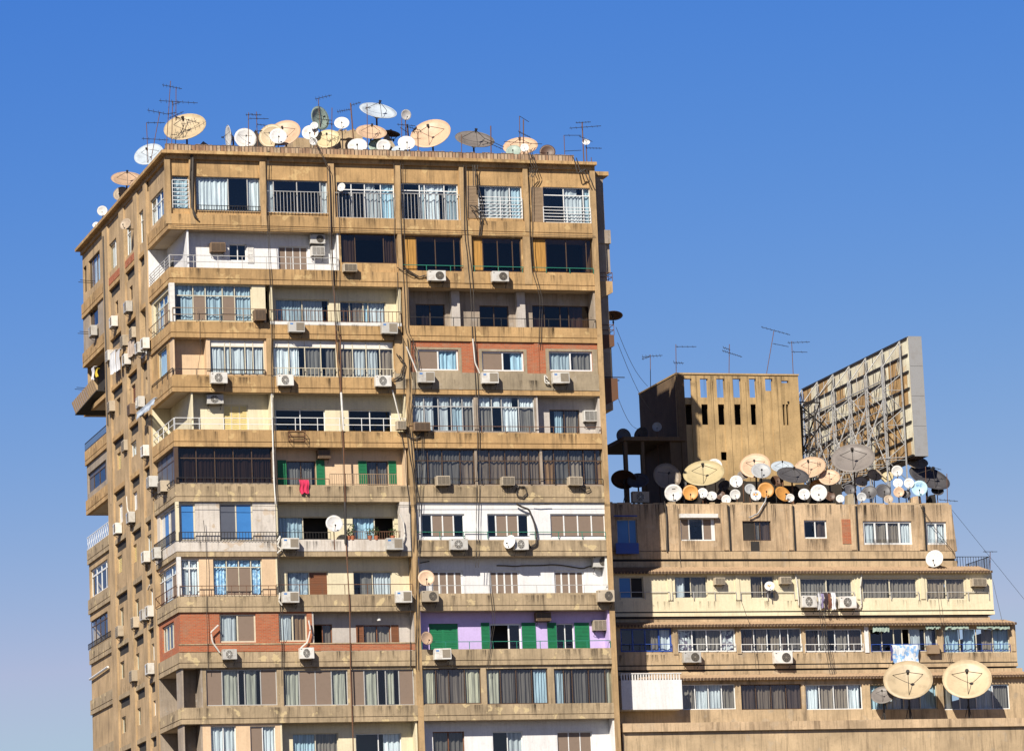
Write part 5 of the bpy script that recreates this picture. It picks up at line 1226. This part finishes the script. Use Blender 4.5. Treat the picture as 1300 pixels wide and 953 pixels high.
for px, py, kd, lab, off, bd in [
 (162.4,390,'sq','white box unit under the narrow side window with dark pane, nearer the front',.14,None),
 (144,409,'sq','white box unit under the narrow side window, next floor from the top, further back',.14,None),
 (118,420.6,'sq','rearmost white box unit under the blue side window',.1,None),
 (156.5,433,'win','beige box beside the side shutters above the hanging white sheets',.14,'acbeige'),
 (168,423,'win','small beige box left of the white side loggia',.14,'acbeige'),
 (137.5,452,'win','pale box left of the hanging white sheets',.14,'acwhite'),
 (160.5,457,'fanr','white fan unit right of the hanging white sheets',.14,None),
 (177,442,'sq','rear one of two white units under the white side loggia',.0,None),
 (184,436.5,'fanr','front one of two white units under the white side loggia',.0,None),
 (178,511,'fan','white fan unit with drooping cloth on the side wall',.1,None),
 (165.5,520,'win','brown caged box below the small white side window',.14,None),
 (139.7,516.5,'win','beige box near the rear pier beside a brown shutter',.14,'acbeige'),
 (158,566,'win','beige slatted box between two side shutters on the middle storey',.14,'acbeige'),
 (184.4,572.6,'sq','white square unit beside the pale corner balcony',.14,None),
 (190,612,'win','small white box left of the blue glazed corner',.0,'acwhite'),
 (204.5,618,'win','brown box under the blue glazed corner',.0,'acbeige'),
 (165.7,657,'sq','upper white unit with a hanging white hose on the side wall',.14,None),
 (149,671,'sq','lower rear white unit beside a white side window',.14,None),
 (185,707,'sq','rear one of two white units beside the black corner railing',.14,None),
 (198.5,702.5,'sq','front one of two white units beside the black corner railing',.0,None),
 (183,780.5,'sq','rear one of the white pair beneath the corner of the white glazed balcony',.14,None),
 (190,776,'fanr','front one of the white pair beneath the corner of the white glazed balcony',.1,None),
 (170,790,'win','beige box between the white pair and the rear beige box',.14,'acbeige'),
 (150.4,801.5,'win','rear beige box on the storey above the lowest visible side windows',.14,'acbeige'),
 (190,849,'sq','white unit lowest near the brick corner',.14,None),
 (168,858,'win','beige box lowest on the side wall',.14,'acbeige')]:
    ac(px-8, py-7, px+8, py+7, kd, lab, 'L', off, bd)
for x0, y0, x1, y1, kd, lab, Y, bd in [
 (907,733,920,742,'win','grey box on the yellow wall between the white curtains and the dish window',YY,'acbeige'),
 (990,732,1004,741,'win','grey box on the yellow wall right of the railing dish',YY,'acbeige'),
 (1234,734,1252,744,'win','pale box at the right end of the yellow storey',YY,'acbeige'),
 (1017,756,1036,771,'fan','fan unit left of the hanging clothes',YY,None),
 (1065,757,1086,772,'fan','fan unit right of the hanging clothes',YY,None),
 (867,827,889,841,'fanr','fan unit below the patterned curtain windows',YH,None),
 (982,827,1005,842,'fanr','fan unit below the dark red glazing',YH,None),
 (802,624,823,638,'fan','shaded fan unit standing on the lower parapet',7.6,'acbeige')]:
    t = ac(x0, y0, x1, y1, kd, lab, 'F', Y, bd)
# ---- cables
def sag(pts, k=5, j=.03, rnd=None):
    out = []
    for a, b in zip(pts, pts[1:]):
        for i in range(k): out.append(a.lerp(b, i/k)+Vector((rnd.uniform(-j, j), -rnd.uniform(0, j), rnd.uniform(-j, j))))
    out.append(pts[-1])
    for _ in range(1):
        q = [out[0]]
        for a, b in zip(out, out[1:]): q += [a.lerp(b, .25), a.lerp(b, .75)]
        out = q+[out[-1]]
    return out
def cable(L, label, Y=-.08, r=.022, mt='cable', strands=1, j=.04, X=None, grp='cables hanging down the facade', cat='cable', nm='hanging_cable'):
    m = MB(); rnd = random.Random(len(label)*7+int(L[0][0]))
    for s_ in range(strands):
        dx = s_*rnd.uniform(.08, .2)*(1 if s_ % 2 else -1)
        if X is not None: pts = [atX(x, y, X)+Vector((0, dx, 0)) for x, y in L]
        else: pts = [at(x, y, Y)+Vector((dx, 0, 0)) for x, y in L]
        m.tube(sag(pts, 3, j*.6, rnd), r, 5)
    o = m.build(nm, M[mt]); tag(o, label, cat, grp); return o
cable([(243,190),(241,230),(243,262),(247,276)], 'thick black cable pair at the first pier of the top floor', r=.035, strands=2)
cable([(339,190),(338,270),(342,345),(345,420),(344,470),(347,560),(350,640),(352,720),(357,800),(358,870)], 'long cable run down the left apartments from the parapet', strands=2, r=.017)
cable([(397,176),(412,205),(416,215),(418,300),(422,360),(427,420)], 'cable draped over the parapet from a small white dish', r=.022, strands=2, Y=-.35)
cable([(430,270),(432,330),(428,420),(431,500),(434,560),(437,640)], 'dark cable beside the central rusty pipe', r=.015)
cable([(508,200),(509,300),(512,345),(515,420),(524,440),(531,480)], 'cable bundle down the party wall from the parapet', strands=3, r=.016)
cable([(518,430),(521,490),(516,540),(523,600),(527,650)], 'tangled cable bundle beside the wide curtained glazing', strands=4, j=.12, r=.02)
cable([(535,545),(536,580),(533,640),(531,700)], 'thin cables falling across the long dark brown glazing', strands=3, j=.06, r=.016)
cable([(512,340),(530,352),(545,350)], 'looping cables left of the first green railed unit', strands=3, j=.1, r=.025)
cable([(588,210),(590,300),(597,360),(600,430),(604,500),(606,560),(605,640),(604,720)], 'long thin cable down the right apartments', strands=2, r=.02)
cable([(603,210),(604,235),(611,262),(608,300)], 'short dark cables at the half open shutter', strands=2, j=.08, r=.026)
cable([(607,262),(600,262),(612,275),(614,283)], 'knotted cable loop under the half open shutter', strands=3, j=.12, r=.025)
cable([(672,196),(673,240),(672,300),(676,345),(686,380),(684,440)], 'cable run down by the right brown shutter', strands=2, r=.018)
cable([(672,190),(680,215),(674,225)], 'black loops hanging from the right parapet', strands=3, j=.07, r=.024, Y=-.38)
cable([(727,200),(733,220),(740,215),(748,232)], 'dark coil hanging from the parapet near the right end', strands=2, j=.08, r=.035, Y=-.38)
cable([(600,210),(601,236)], 'short black pair at the fifth pier', strands=2, r=.03, Y=-.3)
cable([(216,286.5),(350,290),(500,294),(640,297),(756,300)], 'thin wire strung along the band under the top floor', r=.014, j=.03)
cable([(224,641),(350,642),(520,641),(640,641),(776,640)], 'thin wire strung along the band above the bright white wall', r=.013, j=.02)
cable([(252,395),(255,440),(250,480)], 'thin wire across the cream corner glazing', r=.012)
cable([(258,660),(262,700),(262,770),(264,850)], 'thin wire over the brick corner wall', r=.016, j=.05)
cable([(503,450),(513,462),(508,478),(498,482)], 'black hose loop beside the white balustrade end', r=.03, j=.08, strands=2)
cable([(656,640),(672,647),(680,670),(681,690),(673,695)], 'thick grey hose hanging over the bright white wall', r=.06, j=.05, mt='cable', Y=-.1)
cable([(512,545),(520,556),(530,556),(536,548)], 'black coil below the wide curtained glazing', r=.035, j=.08, strands=2)
cable([(655,622),(659,617),(666,618),(669,626),(664,631),(657,630),(655,622)], 'round black cable coil on the band below the long dark glazing', r=.04, j=.03)
cable([(740,618),(748,617),(750,622),(744,624),(738,620)], 'small cable coil near the right end of the same band', r=.025, j=.03)
cable([(630,718),(665,718),(700,716),(740,721),(755,716)], 'black cable strung under the ceiling of the white loggia', r=.035, Y=.8, j=.06)
cable([(530,715),(545,712)], 'short black cable under the ceiling by the pinkish dish', r=.03, Y=.8)
cable([(698,640),(676,640)], 'short grey hose stub on the bright white wall', r=.03)
cable([(528,640),(529,700),(528,760),(528,850)], 'dark cable bundle down the party wall to the lilac balcony', strands=3, r=.02, j=.05)
cable([(620,725),(626,790),(617,850)], 'thin vertical wires over the lilac balcony', strands=2, r=.014)
G4 = 'white hoses of the air conditioners'
for L, lab in (([(392,787),(394,800),(390,815),(382,822),(381,830)], 'white hose looping from the brick wall down to its unit'),
               ([(277,793),(268,802),(270,815),(279,828)], 'pink white hose curling down the brick corner wall'),
               ([(507,652),(512,662),(514,680),(510,690)], 'white hose curving to the unit on the stained parapet'),
               ([(352,686),(356,680),(352,692),(357,697),(352,702)], 'white coiled hose left of the stained parapet unit'),
               ([(695,480),(691,476),(692,486),(698,487),(693,482)], 'white coiled hose by the last brick window unit'),
               ([(355,752),(354,763),(358,768)], 'short white hose beside the unit below the foil window'),
               ([(600,430),(603,460),(609,474)], 'white hose dropping to the middle brick window unit'),
               ([(516,440),(525,462),(532,478)], 'white pipe slanting to the first brick window unit'),
               ([(498,495),(507,530),(511,545)], 'white pipe slanting across the cream loggia end')):
    cable(L, lab, r=.045, mt='hose', j=.02, Y=-.15, grp=G4, cat='hose', nm='white_hose')
cable([(161,630),(162,645),(165,655)], 'white hose hanging above the upper side wall unit', X=-.05, r=.05, mt='hose', j=.02, grp=G4, cat='hose', nm='white_hose')
cable([(190,742),(183,760),(184,775)], 'pale hose down to the white pair on the side wall', X=0.05, r=.04, mt='hose', j=.02, grp=G4, cat='hose', nm='white_hose')
G5 = 'cables on the lower building'
cable([(843,636),(846,650),(847,700)], 'black cable down the first rain pipe of the lower building', Y=YT-.12, r=.05, grp=G5)
cable([(860,642),(862,690),(866,740)], 'thin wire beside the roller box window', Y=YT-.15, r=.018, grp=G5)
cable([(1168,640),(1185,668),(1210,700),(1216,716)], 'wire slanting across the last white windows', Y=YT-.2, r=.02, grp=G5)
cable([(1040,745),(1046,800),(1058,860)], 'dark wires from the hanging clothes to the terrace', Y=YH-.6, r=.018, strands=3, j=.08, grp=G5)
cable([(1190,748),(1196,800),(1206,845)], 'thin wire over the right end balconies', Y=YH-.5, r=.014, grp=G5, strands=2)
cable([(940,760),(955,800),(960,850)], 'loose wire left of the dark red glazing', Y=YH-.5, r=.014, grp=G5)
cable([(951,657),(962,652),(972,636),(973,630)], 'grey curved hose from the orange dish to the window', Y=YT-.15, r=.045, mt='steel', grp=G5)
cable([(1010,726),(1012,745),(1014,768)], 'pale hose beside the fan unit left of the clothes', Y=YY-.12, r=.04, mt='hose', grp=G5)
cable([(1094,726),(1092,745),(1094,768),(1090,772)], 'pale hose right of the fan unit beside the clothes', Y=YY-.12, r=.04, mt='hose', grp=G5)
G6 = 'wires crossing between the buildings'
for i, (a, b, lab) in enumerate((((782,415,1.5),(822,490,16),'upper one of two thin wires falling from the tower to the louvred block'),
                              ((784,435,1.5),(832,530,12.8),'lower one of two thin wires falling from the tower to the louvred block'),
                              ((785,506,1.5),(812,545,12),'short thin wire from the side balcony to the shelter roof'))):
    p, q = at(*a), at(*b); m = MB(); m.tube([p.lerp(q, i_/8)-Vector((0, 0, .5*math.sin(math.pi*i_/8))) for i_ in range(9)], .014, 4); tag(m.build('stay_wire', M['cable']), lab, 'wire', G6)
p, q = at(1207,645,YT), at(1300,760,YT+4); m = MB(); m.tube([p, q], .014, 4); tag(m.build('stay_wire', M['cable']), 'faint wire leaving the right end of the lower parapet', 'wire', G6)
p, q = at(1260,735,YY), at(1275,800,YH); m = MB(); m.tube([p, q], .014, 4); tag(m.build('stay_wire', M['cable']), 'faint wire between the yellow storey and the roof below', 'wire', G6)
# ---- laundry and cloths
def hang(pl, px, col, label, d=-.12, pat=None, grp=None, nm='hanging_cloth', cat='laundry', wav=.05):
    u0, u1, v0, v1 = pl.rect(*px, w=d); m = MB(); n, k = 12, 8; ph = random.random()*5
    g = [[pl.pt(u0+(u1-u0)*i/n+.02*math.sin(j+ph), d-.03-wav*(1-j/k)*math.sin(i*1.3+ph)-.02*math.sin(j*.9+ph), v0+(v1-v0)*j/k+(.05*math.sin(i*.9+ph) if j == 0 else 0)) for i in range(n+1)] for j in range(k+1)]
    for j in range(k):
        for i in range(n): m.quad(g[j][i], g[j][i+1], g[j+1][i+1], g[j+1][i])
    m.pbox(pl, u0, u1, d-.02, d+.16 if d < 0 else d, v1-.02, v1)
    mat = cloth(nm+'_fabric', col, pat=pat, vary=False); o = m.build(nm, mat, smooth=True); tag(o, label, cat, grp); return o
hang(F0, (380,609,392,626), (.75,.04,.12), 'pink red towel hanging over the parapet below the green shutters', nm='pink_towel', cat='towel')
hang(L0, (140.5,446,147,474), (.82,.84,.88), 'larger white sheet drying on the side wall', nm='white_sheet', cat='sheet', d=-.35)
hang(L0, (148,444,152.5,470), (.7,.7,.72), 'narrow white sheet drying right beside the larger one', nm='white_sheet', cat='sheet', d=-.35)
hang(L0, (163,430,171,452), (.6,.48,.38), 'beige cloth hanging before a side window', nm='beige_cloth', d=-.1)
hang(L0, (117,466,120.5,482), (.8,.78,.8), 'white shirt hanging in the dark rear balcony', nm='white_shirt', d=-.05, cat='shirt')
hang(L0, (122,468,124,478), (.7,.5,.05), 'yellow and dark garment hanging in the rear balcony', nm='yellow_garment', d=-.05, cat='garment')
hang(L0, (174,514,197,523), (.6,.68,.78), 'drooping pale blue cloth on a line at the tower corner', nm='pale_blue_cloth', d=-.5)
HY = FP(YY)
for i, (x0, x1, y0, y1, c, lab) in enumerate(((1038,1042,752,773,(.8,.8,.84),'first white garment on the yellow storey line'),(1042.5,1046,753,771,(.35,.3,.5),'violet garment on the yellow storey line'),
      (1046.5,1051,752,774,(.05,.03,.04),'black garment on the yellow storey line'),(1051.5,1055,753,772,(.25,.1,.06),'brown garment on the yellow storey line'),(1055.5,1061,752,773,(.85,.86,.9),'last white garment, nearest the right fan unit'))):
    hang(HY, (x0,y0,x1,y1), c, lab, d=-.4, grp='clothes on the yellow storey line', nm='hanging_garment', cat='garment')
hang(FP(YH), (1133,818,1166,842), (.78,.85,.92), 'blue and white sheet hanging over the balcony above the huge dishes', d=-.3, pat=(.25,.45,.75), nm='patterned_sheet', cat='sheet')
hang(FP(YH), (1131,820,1134,838), (.06,.06,.25), 'dark blue cloth at the edge of the blue and white sheet', d=-.25, nm='dark_blue_cloth')
# ---- balcony plants beside the white dish
for i, (x, y, h, lab) in enumerate(((441,684,10,'bushy plant pot right beside the balcony dish'),(446,684,16,'tall dark plant against the balcony dish pole'),(468,684,10,'small leafy plant left of the striped flower boxes'),(476,684,12,'leafy plant before the dark doorway'),(497,684,9,'terracotta potted plant at the balcony end'))):
    b = at(x, y, .35); b.z = max(b.z, GZ[7]+.65); t = empty('potted_plant', (b.x, .06, GZ[7]+.66)); tag(t, lab, 'potted plant', 'potted plants on the dish balcony')
    m = MB(); bz = 0; m.tube([(b.x, .06, GZ[7]+.66), (b.x, .06, GZ[7]+.9)], [.1, .14], 10); m.build('pot', M['terracotta'], t)
    m = MB(); rnd = random.Random(i)
    for _ in range(90):
        a = rnd.uniform(0, 6.28); rr = rnd.uniform(0, .25); zz = GZ[7]+.88+rnd.uniform(0, h/22*1.0); c = Vector((b.x+rr*math.cos(a), .06+rr*.5*math.sin(a), zz))
        d1 = Vector((rnd.uniform(-1, 1), rnd.uniform(-1, 1), rnd.uniform(-.3, 1)))*.07; d2 = Vector((rnd.uniform(-1, 1), rnd.uniform(-1, 1), rnd.uniform(-1, 1)))*.035
        m.quad(c-d1, c+d2, c+d1, c-d2)
    m.build('foliage', M['leaf'], t)
# empty metal basket on the band of the white railed balcony
m = MB(); u0, u1, v0, v1 = F0.rect(366,548,386,560)
for z in (v0, (v0+v1)/2, v1): m.bar((u0, -.03, z), (u1, -.03, z), .018); m.bar((u0, -.4, z), (u1, -.4, z), .018); m.bar((u0, -.03, z), (u0, -.4, z), .018); m.bar((u1, -.03, z), (u1, -.4, z), .018)
for x in (u0, u1): m.bar((x, -.4, v0), (x, -.4, v1), .018); m.bar((x, -.03, v0), (x, -.03, v1), .018)
tag(m.build('empty_bracket', M['rust']), 'empty iron air conditioner cage under the white railed balcony', 'iron cage')
m = MB(); c = at(481, 784.5, .5); m.bar(c+Vector((0, 0, .5)), c, .012); m.disc(c, .12, (0, 0, -1), .14, 12); tag(m.build('hanging_lamp', M['whitep']), 'small white lamp hanging in the loggia beside the brick wall', 'lamp')
# ================================================================== ground, sky, sun, camera
m = MB(); m.quad((-4000, -4000, 0), (4000, -4000, 0), (4000, 4000, 0), (-4000, 4000, 0)); g_ = m.build('ground', plaster('dusty_ground', (.12,.10,.08), stain=.0)); tag(g_, None, None, kind='structure')
SD = Vector((.79, 1.0, -1.0)).normalized()
sun = bpy.data.lights.new('sun', 'SUN'); sun.energy = 5.0; sun.angle = R(.5); sun.color = (1, .93, .82)
so = bpy.data.objects.new('sun', sun); COL.objects.link(so); so.rotation_mode = 'QUATERNION'; so.rotation_quaternion = SD.to_track_quat('-Z', 'Y'); so.location = (-60, -80, 120)
w = bpy.data.worlds.new('World'); scn.world = w; w.use_nodes = True; nt = w.node_tree
bg = nt.nodes['Background']; sk = nt.nodes.new('ShaderNodeTexSky'); sk.sky_type = 'NISHITA'; sk.sun_disc = False
sk.sun_elevation = math.asin(-SD.z); sk.sun_rotation = math.atan2(-SD.x, -SD.y); sk.air_density = 1.0; sk.dust_density = .3; sk.ozone_density = 3.0
hs = nt.nodes.new('ShaderNodeHueSaturation'); hs.inputs['Saturation'].default_value = SKY_SAT if 'SKY_SAT' in globals() else 1.12; hs.inputs['Value'].default_value = 1.0
tn = nt.nodes.new('ShaderNodeMix'); tn.data_type = 'RGBA'; tn.blend_type = 'MULTIPLY'; tn.inputs[0].default_value = 1; tn.inputs[7].default_value = (1.22, .93, 1.14, 1); nt.links.new(sk.outputs[0], tn.inputs[6]); nt.links.new(tn.outputs[2], hs.inputs['Color']); 
# deepen the blue overhead the way a polarising filter does: one response curve per channel
sc_ = .06*2**.42; sx = nt.nodes.new('ShaderNodeSeparateColor'); cx = nt.nodes.new('ShaderNodeCombineColor'); nt.links.new(hs.outputs[0], sx.inputs[0])
def mth(op, a, b):
    n = nt.nodes.new('ShaderNodeMath'); n.operation = op
    if isinstance(a, float): n.inputs[0].default_value = a
    else: nt.links.new(a, n.inputs[0])
    n.inputs[1].default_value = b; return n.outputs[0]
for i, (pw, kk) in enumerate(((2.0, 2.65), (1.14, 1.21), (.30, .80))):
    nt.links.new(mth('MULTIPLY', mth('POWER', mth('MINIMUM', mth('MULTIPLY', sx.outputs[i], sc_), (.40, .5, .62)[i]), pw), kk/sc_), cx.inputs[i])
tcw = nt.nodes.new('ShaderNodeTexCoord'); sz = nt.nodes.new('ShaderNodeSeparateXYZ'); nt.links.new(tcw.outputs['Generated'], sz.inputs[0])
mr = nt.nodes.new('ShaderNodeMapRange'); mr.interpolation_type = 'SMOOTHSTEP'; nt.links.new(sz.outputs[2], mr.inputs[0]); mr.inputs[1].default_value = .28; mr.inputs[2].default_value = .6; mr.inputs[3].default_value = 1.; mr.inputs[4].default_value = .15
vm = nt.nodes.new('ShaderNodeVectorMath'); vm.operation = 'SCALE'; nt.links.new(cx.outputs[0], vm.inputs[0]); nt.links.new(mr.outputs[0], vm.inputs['Scale'])
nt.links.new(vm.outputs[0], bg.inputs[0]); bg.inputs[1].default_value = .06
cam = bpy.data.cameras.new('camera'); co = bpy.data.objects.new('camera', cam); COL.objects.link(co); scn.camera = co
cam.sensor_fit = 'HORIZONTAL'; cam.sensor_width = 36; cam.lens = FOC/1300*36; cam.clip_start = 1; cam.clip_end = 12000
co.matrix_world = Matrix(((RT.x, UP.x, -FW.x, CAM.x), (RT.y, UP.y, -FW.y, CAM.y), (RT.z, UP.z, -FW.z, CAM.z), (0, 0, 0, 1)))
scn.view_settings.view_transform = 'Standard'; scn.view_settings.look = 'None'; scn.view_settings.exposure = .42; scn.view_settings.gamma = 1
scn.render.engine = 'CYCLES'; scn.cycles.max_bounces = 6; scn.cycles.diffuse_bounces = 2; scn.cycles.transparent_max_bounces = 10; scn.cycles.caustics_reflective = False; scn.cycles.caustics_refractive = False
